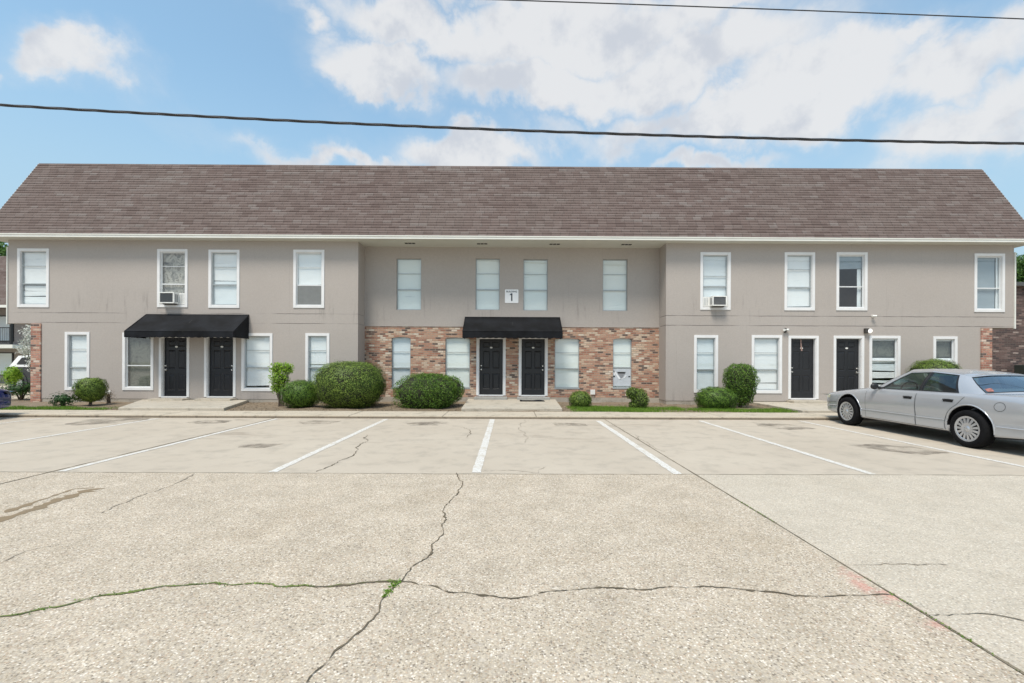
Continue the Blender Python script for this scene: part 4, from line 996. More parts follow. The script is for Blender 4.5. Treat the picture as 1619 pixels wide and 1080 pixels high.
#--CAR--
# ------------------------------------------------------------------ cars
M['silver'] = simple('silver_paint', (.50,.515,.54), .22, .38, var=.03, scale=2., coat=.5)
M['navy'] = simple('navy_paint', (.006,.018,.12), .25, .0, var=.05, scale=2., coat=1.)
M['rubber'] = simple('tyre_rubber', (.007,.007,.008), .9, var=.3, scale=15, spec=.2)
M['black_trim'] = simple('black_trim', (.015,.015,.017), .45)
M['rim'] = simple('wheel_cover', (.52,.53,.55), .32, .6, var=.06)
M['seat'] = simple('grey_seat_cloth', (.20,.22,.23), .8, var=.15)
M['amber'] = simple('headlamp_lens', (.62,.60,.42), .15, .1, coat=1.)
M['red_lens'] = simple('red_lens', (.35,.01,.012), .15, coat=1.)
M['gap'] = simple('panel_gap', (.03,.032,.036), .7)
def lerp_tab(tab, s):
    for (a, va), (b_, vb) in zip(tab[:-1], tab[1:]):
        if s <= b_:
            k = max(0, (s-a)/(b_-a)); k = k*k*(3-2*k)*.35+k*.65; return va+(vb-va)*k
    return tab[-1][1]
def catmull(pts, n):
    out = []; m_ = len(pts)
    for i in range(m_-1):
        p0 = Vector(pts[max(0,i-1)]); p1 = Vector(pts[i]); p2 = Vector(pts[i+1]); p3 = Vector(pts[min(m_-1,i+2)])
        for k in range(n):
            t_ = k/n; out.append(.5*((2*p1)+(p2-p0)*t_+(2*p0-5*p1+4*p2-p3)*t_*t_+(3*p1-p0-3*p2+p3)*t_**3))
    out.append(Vector(pts[-1])); return out
S0 = 2.70
def sedan(name, label, paint, loc, rz=0., glass='carglass', detail=True):
    root = empty(name, loc, rz); tag(root, label, 'car')
    W = [(0,.66),(.06,.76),(.16,.84),(.40,.905),(.9,.955),(1.6,.975),(3.0,.985),(4.1,.975),(4.8,.94),(5.15,.89),(5.30,.82),(5.39,.70)]
    SH = [(0,.56),(.05,.66),(.15,.715),(.40,.755),(.9,.815),(1.5,.895),(1.9,.93),(3.2,.945),(4.2,.955),(4.8,.94),(5.15,.91),(5.30,.84),(5.39,.66)]
    DK = [(0,.57),(.05,.69),(.15,.755),(.40,.81),(.9,.885),(1.45,.965),(1.9,.95),(3.2,.95),(4.35,1.005),(4.8,1.00),(5.15,.975),(5.30,.90),(5.39,.67)]
    ZB_ = [(0,.34),(.10,.27),(.5,.24),(1.0,.215),(4.2,.215),(4.9,.27),(5.25,.32),(5.39,.38)]
    st = [0,.03,.07,.13,.2,.3,.42,.55,.7,.9,1.1,1.3,1.5,1.75,2.0,2.3,2.6,2.9,3.2,3.5,3.8,4.05,4.3,4.5,4.7,4.9,5.05,5.17,5.26,5.33,5.39]
    G = []
    for s in st:
        w, sh, dk, zb = (lerp_tab(q, s) for q in (W, SH, DK, ZB_))
        h = sh-zb; z_ = lambda k: zb+h*k
        half = [(w*.80, zb-.005), (w*.955, zb+.005), (w*.978, z_(.07)), (w*.985, z_(.20)), (w*.992, z_(.30)), (w*.978, z_(.335)), (w*.998, z_(.48)), (w*1.0, z_(.62)), (w*.992, z_(.78)), (w*.972, z_(.90)), (w*.94, z_(.975)), (w*.885, sh+ (dk-sh)*.25), (w*.74, sh+(dk-sh)*.62), (w*.5, sh+(dk-sh)*.86), (w*.25, dk-.004), (0, dk)]
        row = [(-a, S0-s, z) for a, z in half] + [(a, S0-s, z) for a, z in half[-2::-1]]
        G.append([(0,S0-s,zb)]+row+[(0,S0-s,zb)])
    b = MB(); b.grid(G, 0, True); b.face(G[0], 0, True); b.face(G[-1][::-1], 0, True)
    tmp = b.build('tmp_body', [paint, M['black_trim']]); recalc(tmp, .0005)
    sb = tmp.modifiers.new('s','SUBSURF'); sb.levels = 2; sb.render_levels = 2
    WS = (1.07, 3.98); RW = .337
    cut = MB()
    for s in WS:
        for sg in (-1, 1):
            r = .405 if s < 2 else .395
            cut.disc((sg*.60, S0-s, RW+.015), (sg,0,0), r, .6, 40, 1)
            cut.box(min(sg*.60, sg*1.2), max(sg*.60, sg*1.2), S0-s-r*.97, S0-s+r*.97, -.2, RW-.06, 1)
    objs = []
    for k, s in enumerate(WS):
        for sg in (-1, 1):
            c_ = MB(); r = .400; n = 40
            prof = [(S0-s+r*math.cos(R(a)), RW+.015+r*math.sin(R(a))) for a in range(0, 181, 5)]+[(S0-s-r*.93, -.3), (S0-s+r*.93, -.3)]
            xa, xb = sorted((sg*.58, sg*1.3)); m_ = len(prof)
            c_.face([(xa,y,z) for y, z in prof], 1); c_.face([(xb,y,z) for y, z in prof][::-1], 1)
            for i in range(m_): y0, z0 = prof[i]; y1, z1 = prof[(i+1)%m_]; c_.face([(xa,y0,z0),(xb,y0,z0),(xb,y1,z1),(xa,y1,z1)], 1)
            co = c_.build('tmp_cut', [paint, M['black_trim']]); recalc(co); objs.append(co)
            bo = tmp.modifiers.new('b','BOOLEAN'); bo.object = co; bo.operation = 'DIFFERENCE'; bo.solver = 'EXACT'
    dg = bpy.context.evaluated_depsgraph_get(); dg.update()
    me = bpy.data.meshes.new_from_object(tmp.evaluated_get(dg)); me.name = 'body'
    me.materials.clear(); me.materials.append(paint); me.materials.append(M['black_trim'])
    for p in me.polygons:
        c_ = p.center
        for s in WS:
            d_ = math.hypot(c_.y-(S0-s), c_.z-(RW+.015))
            inwell = d_ < .404 and abs(c_.x) < .96 and abs(abs(c_.x)) > .5
            if (inwell and (abs(p.normal.x) > .9 and abs(c_.x) < .60 or abs(d_-.400) < .006 and abs(p.normal.x) < .35)): p.material_index = 1
        if p.normal.z < -.7 and c_.z < .33: p.material_index = 1
        p.use_smooth = p.material_index == 0
    body = bpy.data.objects.new('body', me); C.objects.link(body); body.parent = root
    bpy.data.objects.remove(tmp)
    for o in objs: bpy.data.objects.remove(o)
    bvh = BVHTree.FromPolygons([v.co[:] for v in me.vertices], [p.vertices[:] for p in me.polygons])
    def side(s, z, sg=-1, off=.004):
        h = bvh.ray_cast(Vector((sg*2, S0-s, z)), Vector((-sg,0,0)))
        x = h[0].x if h[0] is not None and abs(h[0].x) > .6 else sg*.97
        return Vector((x+sg*off, S0-s, z))
    # greenhouse control rings (base / top), left half then mirrored
    base = [(1.36,0,.972),(1.43,.42,.968),(1.66,.745,.925),(1.83,.80,.918),(2.86,.868,.935),(2.97,.869,.936),(3.70,.855,.945),(4.10,.765,.962),(4.33,.42,1.0),(4.38,0,1.005)]
    top = [(2.16,0,1.375),(2.20,.34,1.368),(2.34,.545,1.335),(2.44,.575,1.325),(2.88,.612,1.345),(2.98,.614,1.345),(3.46,.600,1.300),(3.61,.545,1.268),(3.70,.32,1.298),(3.73,0,1.305)]
    NS = 6
    bc = catmull(base, NS); tc = catmull(top, NS)
    def GS(u, t_):
        i = min(int(u*NS+1e-6), len(bc)-1); f = u*NS-i
        j = min(i+1, len(bc)-1); a = bc[i].lerp(bc[j], f); c_ = tc[i].lerp(tc[j], f); p = a.lerp(c_, t_)
        bl = .030*math.sin(math.pi*t_); n_ = Vector((0, 1, 0)) if 2 < u < 7.2 else Vector(((-1 if u < 5 else 1)*.7, .2 if 0 < u < 9 else 0, .5))
        p += n_*bl
        return p
    def patch(mb, u0, u1, t0, t1, off=0., m_=0, sg=-1, nt=6, uf=None):
        nu = max(2, int((u1-u0)*NS)); P = []
        for i in range(nu+1):
            u = u0+(u1-u0)*i/nu; row = []
            for j in range(nt+1):
                t_ = t0+(t1-t0)*j/nt; p = GS(u, t_)
                y = p.y+off*(1 if 2 < u < 7 else 0)
                s_ = p.x + off*(-1 if u < 2 else (1 if u > 7 else 0)); z_ = p.z+off*(.6 if (u < 2 or u > 7) else 0)
                row.append((sg*y, S0-s_, z_))
            P.append(row)
        mb.grid(P, m_, True)
    pil = MB(); blk = MB()
    for sg in (-1, 1):
        patch(pil, 2, 3, 0, 1, 0, 0, sg); patch(pil, 6, 7, 0, 1, 0, 0, sg)
        patch(pil, 0, 9, .94, 1, 0, 0, sg, 1); patch(pil, 0, 2, -.06, .03, 0, 0, sg, 1); patch(pil, 7, 9, -.08, .05, 0, 0, sg, 1); patch(pil, 3, 6, -.1, .04, 0, 0, sg, 1)
        patch(blk, 4, 5, .03, .95, .002, 0, sg); patch(blk, 3, 6, .915, .95, .003, 0, sg, 1); patch(blk, 3, 6, .035, .075, .003, 0, sg, 1)
        patch(blk, 5.93, 6.0, .05, .94, .003, 0, sg); patch(blk, 3.0, 3.10, .05, .94, .003, 0, sg)
        patch(blk, 0, 2, .90, .945, .003, 0, sg, 1); patch(blk, 1.93, 2.0, .03, .94, .003, 0, sg); patch(blk, 7.0, 7.05, .05, .94, .003, 0, sg); patch(blk, 7, 9, .90, .945, .003, 0, sg, 1); patch(blk, 7, 9, .05, .08, .003, 0, sg, 1); patch(blk, 0, 2, .0, .05, .004, 0, sg, 1)
    # roof skin
    P = []; full = tc
    k0 = [p for p in full]
    for p in k0:
        row = []
        for j in range(-6, 7):
            f = abs(j)/6; sg = -1 if j < 0 else 1
            kk = min(1, max(0, (p.x-2.16)/1.57)); zc = 1.375 - .070*kk**1.6 + .032*math.sin(math.pi*kk)
            row.append((sg*p.y*f, S0-p.x, zc+(p.z-zc)*f**2.4+.002))
        P.append(row)
    pil.grid(P, 0, True)
    ro = pil.build('roof', [paint], root); bk = blk.build('window_trim', [M['black_trim']], root)
    def pane(nm, segs, sub=None):
        g = MB()
        for (u0, u1, t0, t1, sg) in segs: patch(g, u0, u1, t0, t1, -.004, 0, sg)
        return g.build(nm, M[sub or glass], root)
    pane('windscreen', [(0,2,.04,.93,-1),(0,2,.04,.93,1)]); rg = pane('rear_window', [(7,9,.06,.93,-1),(7,9,.06,.93,1)], 'rearglass' if glass == 'carglass' else glass)
    # doors: shut lines as slim gaps, panels follow the body
    fr = lambda z: 1.60 + (.0 if z > .5 else (.5-z)*.05)
    def rear_edge(z):
        if z > .78: return 3.86 + (z-.78)*.2
        r = .45; dz = z-(RW+.015)
        return 3.98-math.sqrt(max(0, r*r-dz*dz)) if abs(dz) < r else 3.86
    def re2(z):
        e = rear_edge(z)
        if z > .66: return min(e, 3.70+ (z-.66)*.75) if z < .95 else 3.88
        return e
    for sg in (-1, 1):
        for (nm, ea, eb, ws) in (('front_door', lambda z: 1.62, lambda z: 2.91, (3.08,4.0)), ('rear_door', lambda z: 2.925, re2, (5.0,5.95))):
            P = []; zs_ = [.27,.30,.36,.42,.455,.475,.52,.60,.68,.76,.82,.87,.895]
            for z in zs_:
                a, c_ = ea(z)+.006, eb(z)-.006
                P.append([side(a+(c_-a)*i/12, z, sg, .0045) for i in range(13)])
            d = MB(); d.grid(P, 0, True); dr = d.build(nm, paint, root)
            g = MB(); patch(g, ws[0], ws[1], .05, .93, -.004, 0, sg); g.build('side_window', M[glass], dr)
            hs = (2.74 if nm[0] == 'f' else 3.60); hz_ = .80 if nm[0] == 'f' else .81
            q = MB(); c1 = side(hs, hz_, sg, .006); q.grid([[side(hs-.095+.19*i/6, hz_-.026+.052*j/3, sg, .0075) for j in range(4)] for i in range(7)], 0, True)
            q.tube([side(hs-.10, hz_+.018, sg, .012), side(hs, hz_+.022, sg, .02), side(hs+.10, hz_+.018, sg, .012)], .010, 8)
            q.build('door_handle', M['black_trim'], dr)
        # gap lines
        def line(pts, w=.007, off=.0025):
            g = MB()
            for a, c_ in zip(pts[:-1], pts[1:]):
                d_ = Vector((0, c_[0]-a[0], c_[1]-a[1])).normalized(); n_ = (-d_.z*w/2, d_.y*w/2)
                q = [side(a[0]-n_[0], a[1]-n_[1], sg, off), side(c_[0]-n_[0], c_[1]-n_[1], sg, off), side(c_[0]+n_[0], c_[1]+n_[1], sg, off), side(a[0]+n_[0], a[1]+n_[1], sg, off)]
                g.face(q)
            g.build('shut_line', M['gap'], body)
        zz = [.26+i*.64/16 for i in range(17)]
        line([(1.62, z) for z in zz]); line([(2.917, z) for z in zz], .009); line([(re2(z), z) for z in zz])
        line([(1.62+i*(3.5-1.62)/12, .265) for i in range(13)])
        line([(4.48+.085*math.cos(a*math.pi/10), .775+.075*math.sin(a*math.pi/10)) for a in range(21)], .006)
        line([(.13+i*.03, .50+.02*i/10) for i in range(18)], .006)
        # wheel-arch lips
        for s in WS:
            lp = []
            for a in range(-8, 189, 7):
                y = S0-s+.402*math.cos(R(a)); z = RW+.015+.402*math.sin(R(a))
                p1 = side(S0-y+.012*math.cos(R(a))*-1, z+.012*math.sin(R(a)), sg, .0); lp.append(p1)
            q = MB(); q.tube(lp, .011, 8); q.build('arch_lip', paint, body)
        # side moulding
        for (a, c_) in ((.30,.62),(1.50,2.90),(2.935,3.53),(4.43,5.2)):
            zt_ = .435
            ml = MB(); ml.tube([side(a+(c_-a)*i/10, zt_+.01*i/10, sg, .004) for i in range(11)], .011, 6); ml.build('side_moulding', paint, body)
        # lamps, mirror
        hl = MB(); hl.grid([[side(.06+.30*i/8, .585+.035*i/8+(.105-.03*i/8)*j/4, sg, .006) for j in range(5)] for i in range(9)], 0, True)
        hl.build('headlight', M['amber'] if detail else M['carglass_dark'], root)
        tl = MB(); tl.grid([[side(5.05+.28*i/6, .70+.16*j/4, sg, .006) for j in range(5)] for i in range(7)], 0, True); tl.build('tail_light', M['red_lens'], root)
        mr = MB(); yb = .90
        bmx = bmesh.new(); bmesh.ops.create_uvsphere(bmx, u_segments=18, v_segments=12, radius=1)
        vs = [(sg*(1.0+v.co.x*.085), S0-1.93+v.co.y*.06*(1.1 if v.co.y > 0 else .6), .985+v.co.z*.072) for v in bmx.verts]; bmx.verts.index_update()
        mr.mesh(vs, [[v.index for v in f.verts] for f in bmx.faces], 0, True); bmx.free()
        mr.tube([(sg*.80,S0-1.90,.935),(sg*.93,S0-1.93,.96)], [.035,.028], 8)
        mr.build('wing_mirror', M['black_trim'], root)
    # front: grille, bumper strip, plate rear
    def front(x, z, off=.006):
        h = bvh.ray_cast(Vector((x, S0+1, z)), Vector((0,-1,0))); y = h[0].y if h[0] is not None else S0
        return (x, y+off, z)
    g = MB(); g.grid([[front(-.42+.84*i/12, .50+.10*j/3) for j in range(4)] for i in range(13)], 0, True); g.build('grille', M['black_trim'], root)
    for sg in (-1,1):
        g = MB(); g.grid([[front(sg*(.47+.20*i/6), .535+.08*j/3) for j in range(4)] for i in range(7)], 0, True); g.build('front_lamp', M['amber'], root)
    def rear(x, z, off=.006):
        h = bvh.ray_cast(Vector((x, -S0-1, z)), Vector((0,1,0))); y = h[0].y if h[0] is not None else -S0
        return (x, y-off, z)
    g = MB(); g.grid([[rear(-.70+1.4*i/16, .42+.08*j/3) for j in range(4)] for i in range(17)], 0, True); g.build('rear_bumper_strip', M['black_trim'], root)
    g = MB(); g.grid([[rear(sg_, z) for z in (.70,.745,.79)] for sg_ in np.linspace(-.62,.62,9)], 0, True); g.build('rear_trim_bar', M['rim'], root)
    # wheels
    for s in WS:
        for sg in (-1, 1):
            w = empty('wheel', (sg*.90, S0-s, RW)); w.parent = root
            t_ = MB(); prof = [(-.115,.22),(-.11,.29),(-.095,.325),(-.05,.337),(.05,.337),(.09,.328),(.108,.30),(.112,.26),(.10,.222),(.06,.215)]
            t_.grid([[(sg*(x_-.005), r*math.cos(2*math.pi*k/48), r*math.sin(2*math.pi*k/48)) for x_, r in prof] for k in range(48)], 0, True, True)
            t_.disc((-sg*.10,0,0), (sg,0,0), .22, .01, 32); t_.build('tyre', M['rubber'], w)
            r_ = MB(); xr_ = lambda o: sg*(.088+o)
            def ring(ra, rb, oa, ob, m_, n=60):
                r_.grid([[(xr_(oa), ra*math.cos(2*math.pi*k/n), ra*math.sin(2*math.pi*k/n)), (xr_(ob), rb*math.cos(2*math.pi*k/n), rb*math.sin(2*math.pi*k/n))] for k in range(n)], m_, True, True)
            ring(0.001, .20, -.02, -.018, 1); ring(.20,.226,.006,.010,0); ring(.19,.20,.0,.006,0); ring(.226,.23,.010,-.01,0)
            ring(.001,.03,.020,.018,0); ring(.03,.055,.018,.004,0); ring(.055,.105,.004,.010,0)
            for k in range(15):
                a0 = 2*math.pi*k/15; ha, hb = .135, .085
                A = [(a0-ha*1.2, .10), (a0+ha*1.2, .10), (a0+hb*1.3, .192), (a0-hb*1.3, .192)]
                pts_o = [(xr_(.010 if r < .15 else .002), r*math.cos(a), r*math.sin(a)) for a, r in A]
                r_.face(pts_o, 0); 
                for i in range(4):
                    p, q = pts_o[i], pts_o[(i+1)%4]; r_.face([p, q, (xr_(-.018), q[1], q[2]), (xr_(-.018), p[1], p[2])], 0)
            r_.build('wheel_cover', [M['rim'], M['dark']], w)
    # cabin
    def soft(nm, x0, x1, s0_, s1_, z0, z1, m_='seat', bev=.05):
        q = MB(); q.box(x0, x1, S0-s1_, S0-s0_, z0, z1, 0, bev); return q.build(nm, M[m_], root)
    soft('dashboard', -.70, .70, 1.55, 1.95, .70, .90, 'black_trim', .06)
    for sg in (-1, 1):
        soft('seat', sg*.40-.26, sg*.40+.26, 2.45, 2.95, .5, .66)
        st_ = soft('seat_back', sg*.40-.25, sg*.40+.25, 2.88, 3.03, .6, 1.10)
        soft('head_rest', sg*.40-.12, sg*.40+.12, 2.93, 3.03, 1.11, 1.25, 'seat', .03)
    soft('rear_seat', -.66, .66, 3.60, 3.78, .62, 1.04); soft('parcel_shelf', -.66, .66, 3.84, 4.28, .93, .962, 'black_trim', .01)
    q = MB(); q.tube([(-.40+.18*math.cos(a*math.pi/12), S0-2.12-.05*math.sin(a*math.pi/12), .93+.17*math.sin(a*math.pi/12)) for a in range(25)], .014, 8); q.build('steering_wheel', M['black_trim'], root)
    if detail:
        q = MB(); P = []
        for i in range(4):
            row = []
            for j in range(4):
                p = GS(7.10+.18*i/3, .12+.15*j/3); row.append((-p.y, S0-p.x+ -.008, p.z+.004))
            P.append(row)
        q.grid(P, 0, True); q.build('window_sticker', simple('red_sticker', (.30,.12,.10), .6, var=.6, scale=14), rg)
    return root
sedan('parked_car', 'silver four-door sedan parked nose-in at the right of the photo', M['silver'], (9.16, 12.07-S0, 0))
sedan('parked_car', 'dark navy blue car whose front corner shows at the far left edge', M['navy'], (-13.76, 12.02-S0, 0), 0., 'carglass_dark', False)
#--BACKGROUND--
# ------------------------------------------------------------------ overhead cables
def cable(label, p0, p1, p2, Y, r, name='overhead_cable', strands=1):
    a = Vector((at(*p0, Y)[0], Y, at(*p0, Y)[1])); m_ = Vector((at(*p1, Y)[0], Y, at(*p1, Y)[1])); c = Vector((at(*p2, Y)[0], Y, at(*p2, Y)[1]))
    # parabola z(x) through the three points
    A = np.array([[q.x**2, q.x, 1] for q in (a, m_, c)]); k = np.linalg.solve(A, np.array([a.z, m_.z, c.z]))
    b = MB(); xs = np.linspace(-34, 34, 240)
    for s in range(strands):
        ph = 2*math.pi*s/strands; o = r*.45 if strands > 1 else 0
        b.tube([(x, Y+o*math.cos(x*3+ph), k[0]*x*x+k[1]*x+k[2]+o*math.sin(x*3+ph)) for x in (np.linspace(-34,34,1600) if strands > 1 else xs)], r*(.55 if strands > 1 else 1), 6)
    return tag(b.build(name, simple('cable_sheath', (.035,.036,.04), .6, var=.3, scale=4)), label, 'cable', 'overhead cables across the sky')
cable('thick twisted black overhead cable crossing the whole sky above the roof', (0,166), (800,205.5), (1619,227), 10.0, .031, strands=3)
cable('thin overhead wire in the upper right corner of the sky', (830,1), (1200,14), (1619,30), 9.0, .0105)

# ------------------------------------------------------------------ trees
def tree(name, label, x, y, H, crown, seed, m='leaf_tree', n=16000, leaf=.22, trunk=.2, group=None):
    root = empty(name, (x, y, 0)); tag(root, label, 'tree', group)
    rr = random.Random(seed); L = []
    cx, cz, cr, ch = crown
    for k in range(11):
        a = rr.uniform(0, 6.28); d_ = rr.uniform(.2,.75); zz = cz+rr.uniform(-.6,.62)*ch
        L.append((cx+cr*d_*math.cos(a), cr*d_*math.sin(a), zz, cr*rr.uniform(.28,.5), cr*rr.uniform(.28,.5), ch*rr.uniform(.22,.36), 2.))
    P, N = lobes_points(L, n, seed, .5, .18)
    me = leaves_mesh('crown', P, N, leaf, seed); me.materials.append(M[m]); o = bpy.data.objects.new('crown', me); C.objects.link(o); o.parent = root
    b = MB(); b.tube([(0,0,-.1),(.05,.02,H*.25),(cx*.4,0,H*.45),(cx*.8,0,H*.7)], [trunk,trunk*.8,trunk*.6,trunk*.25], 8)
    for l in L:
        s_ = Vector((cx*.3,0,H*.32+rr.uniform(0,.2)*H)); e = Vector(l[:3]); b.tube([s_, s_.lerp(e,.5)+Vector((0,0,.2)), e], [trunk*.4,trunk*.25,trunk*.1], 6)
    b.build('trunk', M['twig'], root); return root
tree('broadleaf_tree', 'leafy green tree rising behind the brown brick building at the right edge', 42.5, 36, 10.5, (0,7.4,4.2,3.2), 21, n=30000, leaf=.26)
tree('broadleaf_tree', 'green tree top behind the left neighbouring building', -42.5, 38, 11, (0,7.4,3.6,3.9), 22, n=24000, leaf=.30)
tree('broadleaf_tree', 'second tree further left behind the neighbouring building', -53, 42, 10, (0,7,5,3.4), 23, n=14000, leaf=.35)
# flowering shrub, lime bush, sparse bush near the left end
def bush_w(x, y, W_, Z0, Z1, label, m, n, leaf, seed, **k):
    root = empty(k.get('name','shrub'), (x, y, 0)); tag(root, label, k.get('cat','shrub')); rr = random.Random(seed)
    L = k.get('L') or [(0,0,(Z0+Z1)/2,W_,W_,(Z1-Z0)/2,2.)]
    P, N = lobes_points(L, n, seed, k.get('depth',.5), k.get('lump',.2)); me = leaves_mesh('foliage', P, N, leaf, seed); me.materials.append(M[m])
    o = bpy.data.objects.new('foliage', me); C.objects.link(o); o.parent = root
    b = MB()
    for i in range(k.get('st',6)):
        l = L[i % len(L)]; e = (l[0]+rr.uniform(-.6,.6)*l[3], l[1]+rr.uniform(-.6,.6)*l[4], l[2]+rr.uniform(0,.6)*l[5]); b.tube([(0,0,-.05),(e[0]*.4,e[1]*.4,e[2]*.5),e], [.03,.022,.01], 6)
    b.build('stem', M['twig'], root); return root
x_, z_ = at(44,560,20.5); bush_w(x_+.25, 20.5, .8, 1, 3, 'white flowering tall shrub beside the left brick pier', 'petal', 2600, .10, 31, name='flowering_shrub', L=[(.05,0,2.55,.42,.4,.55,2.),(-.02,0,1.95,.55,.5,.32,2.),(.3,0,1.3,.5,.4,.4,2.)])
x_, z_ = at(20,592,19.0); bush_w(x_, 19.0, .30, .45, 1.22, 'small lime-green bush in front of the pickup truck', 'leaf_lime', 1500, .08, 32, name='lime_bush')
x_, z_ = at(33,618,16.6); bush_w(x_, 16.6, .65, .15, .72, 'sparse dark spreading bush on bare soil left of the brick pier', 'leaf_dark', 1500, .075, 33, depth=.8, lump=.35, st=9, name='spreading_bush')
# ------------------------------------------------------------------ neighbour at the left: two storeys with a balcony
def local(root):
    L = Vector(root.location)
    def P(b, n, m, par=None, label=None):
        o = b.build(n, m); o.parent = par or root; o.location = -L if par is None else (0,0,0)
        if label: o['label'] = label
        return o
    return P
YH = 29.5
nb = empty('neighbouring_building', (-38, YH, 0)); tag(nb, 'two-storey building with a railed balcony and brown roof behind the left end', 'building'); P_ = local(nb)
xa, xb = -52., at(34,560,YH)[0]+.9
Zbal = at(20,545,YH-1.4)[1]; Zev = at(5,483,YH-1.6)[1]; Zrt = at(5,417,YH)[1]
b = MB(); b.box(xa, xb, YH, YH+9, 0, Zev); P_(b, 'wall', simple('neighbour_wall',(.33,.29,.27),.9,var=.1,scale=1))
b = MB(); b.box(xa-.2, xb+.15, YH-1.5, YH-.001, Zbal-.22, Zbal, 0, .01); P_(b, 'balcony_slab', M['fascia'])
b = MB(); b.mesh([(xa-.4,YH-1.7,Zev),(xb+.5,YH-1.7,Zev),(xb+.5,YH-.4,Zrt+.4),(xa-.4,YH-.4,Zrt+.4),(xa-.4,YH+9.5,Zrt+.4),(xb+.5,YH+9.5,Zrt+.4),(xa-.4,YH+9.5,Zev),(xb+.5,YH+9.5,Zev)],[(0,1,2,3),(3,2,5,4),(0,3,4,6),(1,7,5,2),(0,6,7,1)])
P_(b, 'roof', M['shingle']); b = MB(); b.box(xa-.4, xb+.5, YH-1.74, YH-1.70, Zev-.14, Zev+.02); P_(b, 'eave_trim', M['fascia'])
rl = MB(); rl.box(xa, xb, YH-1.42, YH-1.38, Zbal+1.02, Zbal+1.07); rl.box(xa, xb, YH-1.42, YH-1.38, Zbal+.10, Zbal+.13)
x = xa
while x < xb: rl.box(x, x+.018, YH-1.41, YH-1.39, Zbal+.13, Zbal+1.02); x += .125
P_(rl, 'railing', M['black_trim'])
x = xb-.03
while x > xa:
    c_ = MB(); c_.box(x-.05, x+.05, YH-1.46, YH-1.36, Zbal+.001, Zev); P_(c_, 'balcony_post', M['black_trim']); x -= 3.4
for k in range(6):
    x1 = at(33,520,YH)[0]-.5 - k*2.35; x0 = x1-1.75
    for (z0, z1) in ((Zbal+.3, Zbal+1.85), (.55, 1.9)):
        w = MB(); w.box(x0-.06, x1+.06, YH-.05, YH-.001, z0-.06, z1+.06); wo = P_(w, 'window', M['black_trim'])
        g = MB(); L = Vector(nb.location)
        for q in range(2): g.box(x0+q*(x1-x0)/2+.02, x0+(q+1)*(x1-x0)/2-.02, YH-.056, YH-.051, z0, z1)
        P_(g, 'blind', M['blind_blue'], wo) 
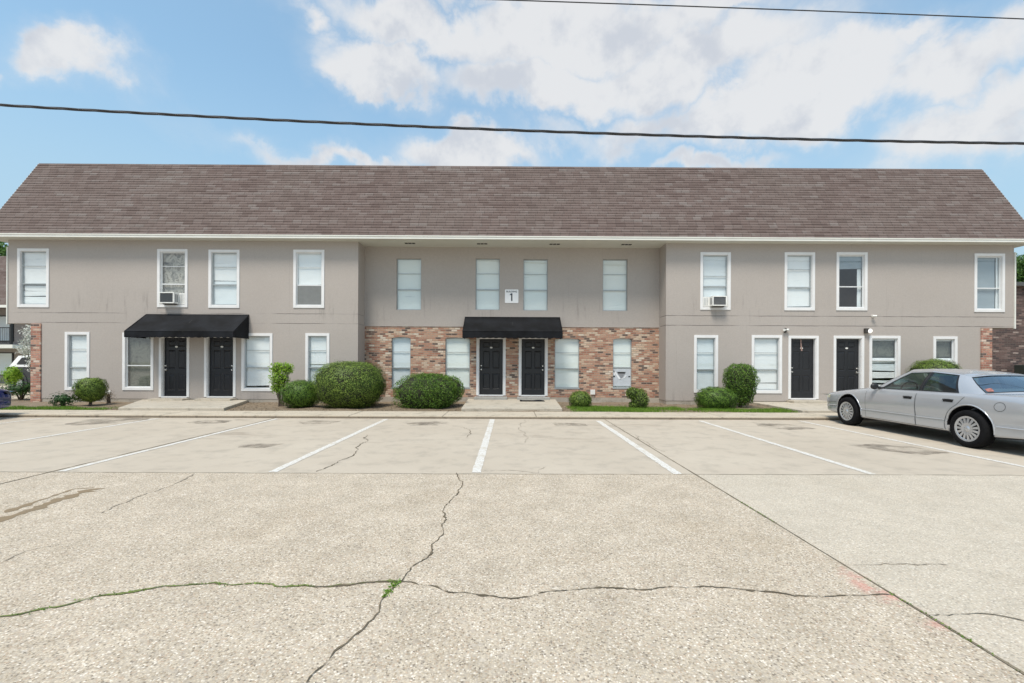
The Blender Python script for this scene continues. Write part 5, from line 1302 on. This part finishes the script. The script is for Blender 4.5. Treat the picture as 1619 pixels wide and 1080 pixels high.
# pickup with a white canopy
def pickup():
    Yp = 21.5; xl = at(20,575,Yp)[0]
    root = empty('pickup_truck', (xl+2.6, Yp, .02)); tag(root, 'black pickup truck with a white canopy over its bed behind the left pier', 'pickup truck')
    def B(nm, b, m, par=root): return b.build(nm, m, par)
    # truck lies along +x: tail at x = -2.6
    def prism(b, prof, y0, y1, inset=0.):
        n = len(prof); A = [(x, y0+(inset if z > 1.25 else 0), z) for x, z in prof]; D = [(x, y1-(inset if z > 1.25 else 0), z) for x, z in prof]
        b.face(A); b.face(D[::-1]); [b.face([A[i], A[(i+1)%n], D[(i+1)%n], D[i]]) for i in range(n)]
    b = MB(); prism(b, [(-2.6,.50),(-2.62,1.12),(2.2,1.14),(2.75,1.02),(2.85,.55),(2.3,.42),(-2.4,.42)], -.93, .93)
    for s in (-1.6, 1.85):
        b.tube([(s,-.95,.40),(s,-.935,.40)], [.50,.50], 24, 0)
    B('body', b, M['black_trim'])
    b = MB(); prism(b, [(-2.55,1.15),(-2.05,1.66),(-.2,1.74),(-.15,1.15)], -.90, .90, .10); B('canopy', b, M['white'])
    b = MB(); b.mesh([(-1.98,-.905,1.27),(-.45,-.905,1.27),(-.50,-.835,1.60),(-1.72,-.835,1.58)],[(0,1,2,3)]); B('canopy_window', b, M['dark'])
    b = MB(); b.mesh([(-2.52,-.7,1.20),(-2.16,-.66,1.56),(-2.16,.66,1.56),(-2.52,.7,1.20)],[(0,1,2,3)]); B('rear_window', b, M['carglass_dark'])
    b = MB(); prism(b, [(-.12,1.15),(-.02,1.72),(.95,1.72),(1.55,1.15)], -.88, .88, .12); B('cab', b, M['black_trim'])
    for s in (-1,1):
        b = MB(); b.box(-2.66, -2.56, s*.84-.09, s*.84+.09, .72, 1.10, 0, .02); B('tail_light', b, M['red_lens'])
    b = MB(); b.box(-2.78,-2.62,-.9,.9,.45,.60,0,.03); B('bumper', b, M['chrome'])
    for s in (-1.6, 1.85):
        for y in (-.84,.84):
            w = MB(); w.tube([(s,y-.12,.38),(s,y-.10,.38),(s,y+.10,.38),(s,y+.12,.38)],[.33,.38,.38,.33],28); wo = B('wheel', w, M['rubber'])
            c_ = MB(); c_.disc((s,y-.125,.38),(0,-1,0),.21,.01,20); B('rim', c_, M['rim'], wo)
    root.rotation_euler = (0,0,R(-18))
pickup()
# brown brick building at the right
YK = 20.5
rb = empty('brick_building', (29, YK, 0)); tag(rb, 'dark brown brick building with a low gable behind the right end', 'building'); P_ = local(rb)
zc = at(1606,449,YK)[1]; xk = at(1606,449,YK)[0]
b = MB(); b.face([(18.6,YK,0),(44,YK,0),(44,YK,zc-1.6),(xk+11,YK,zc-1.6),(xk,YK,zc),(18.6,YK,zc)]); b.face([(18.6,YK,0),(18.6,YK,zc),(18.6,YK+9,zc),(18.6,YK+9,0)]); b.face([(44,YK,0),(44,YK+9,0),(44,YK+9,zc-1.6),(44,YK,zc-1.6)])
P_(b, 'wall', M['brick_dark'])
b = MB(); b.mesh([(18.3,YK-.25,zc+.05),(xk,YK-.25,zc+.05),(45,YK-.25,zc-2.9),(45,YK+9.3,zc-2.9),(xk,YK+9.3,zc+.05),(18.3,YK+9.3,zc+.05),
 (18.3,YK-.25,zc-.12),(xk,YK-.25,zc-.12),(45,YK-.25,zc-3.08)],[(0,1,4,5),(1,2,3,4),(0,6,7,1),(1,7,8,2)]); P_(b, 'roof', simple('weathered_roof',(.09,.095,.095),.8))
x0, z0 = at(1601,589,YK-.3); x1, z1 = at(1640,577,YK-.3)
u = empty('condenser_unit', ((x0+x1)/2, YK-.8, 0)); tag(u, 'dark green utility unit standing against the brown brick wall at the right edge', 'utility unit')
W2 = (x1-x0)/2
b = MB(); b.box(-W2, W2, -.45, .45, 0, z1, 0, .03); b.build('cabinet', simple('dark_green_metal',(.05,.065,.06),.5,.2), u)
b = MB(); zz = .25
while zz < z1-.15: b.box(-W2+.06, W2-.06, -.475, -.452, zz, zz+.05); zz += .11
b.build('louvre', M['alum'], u)
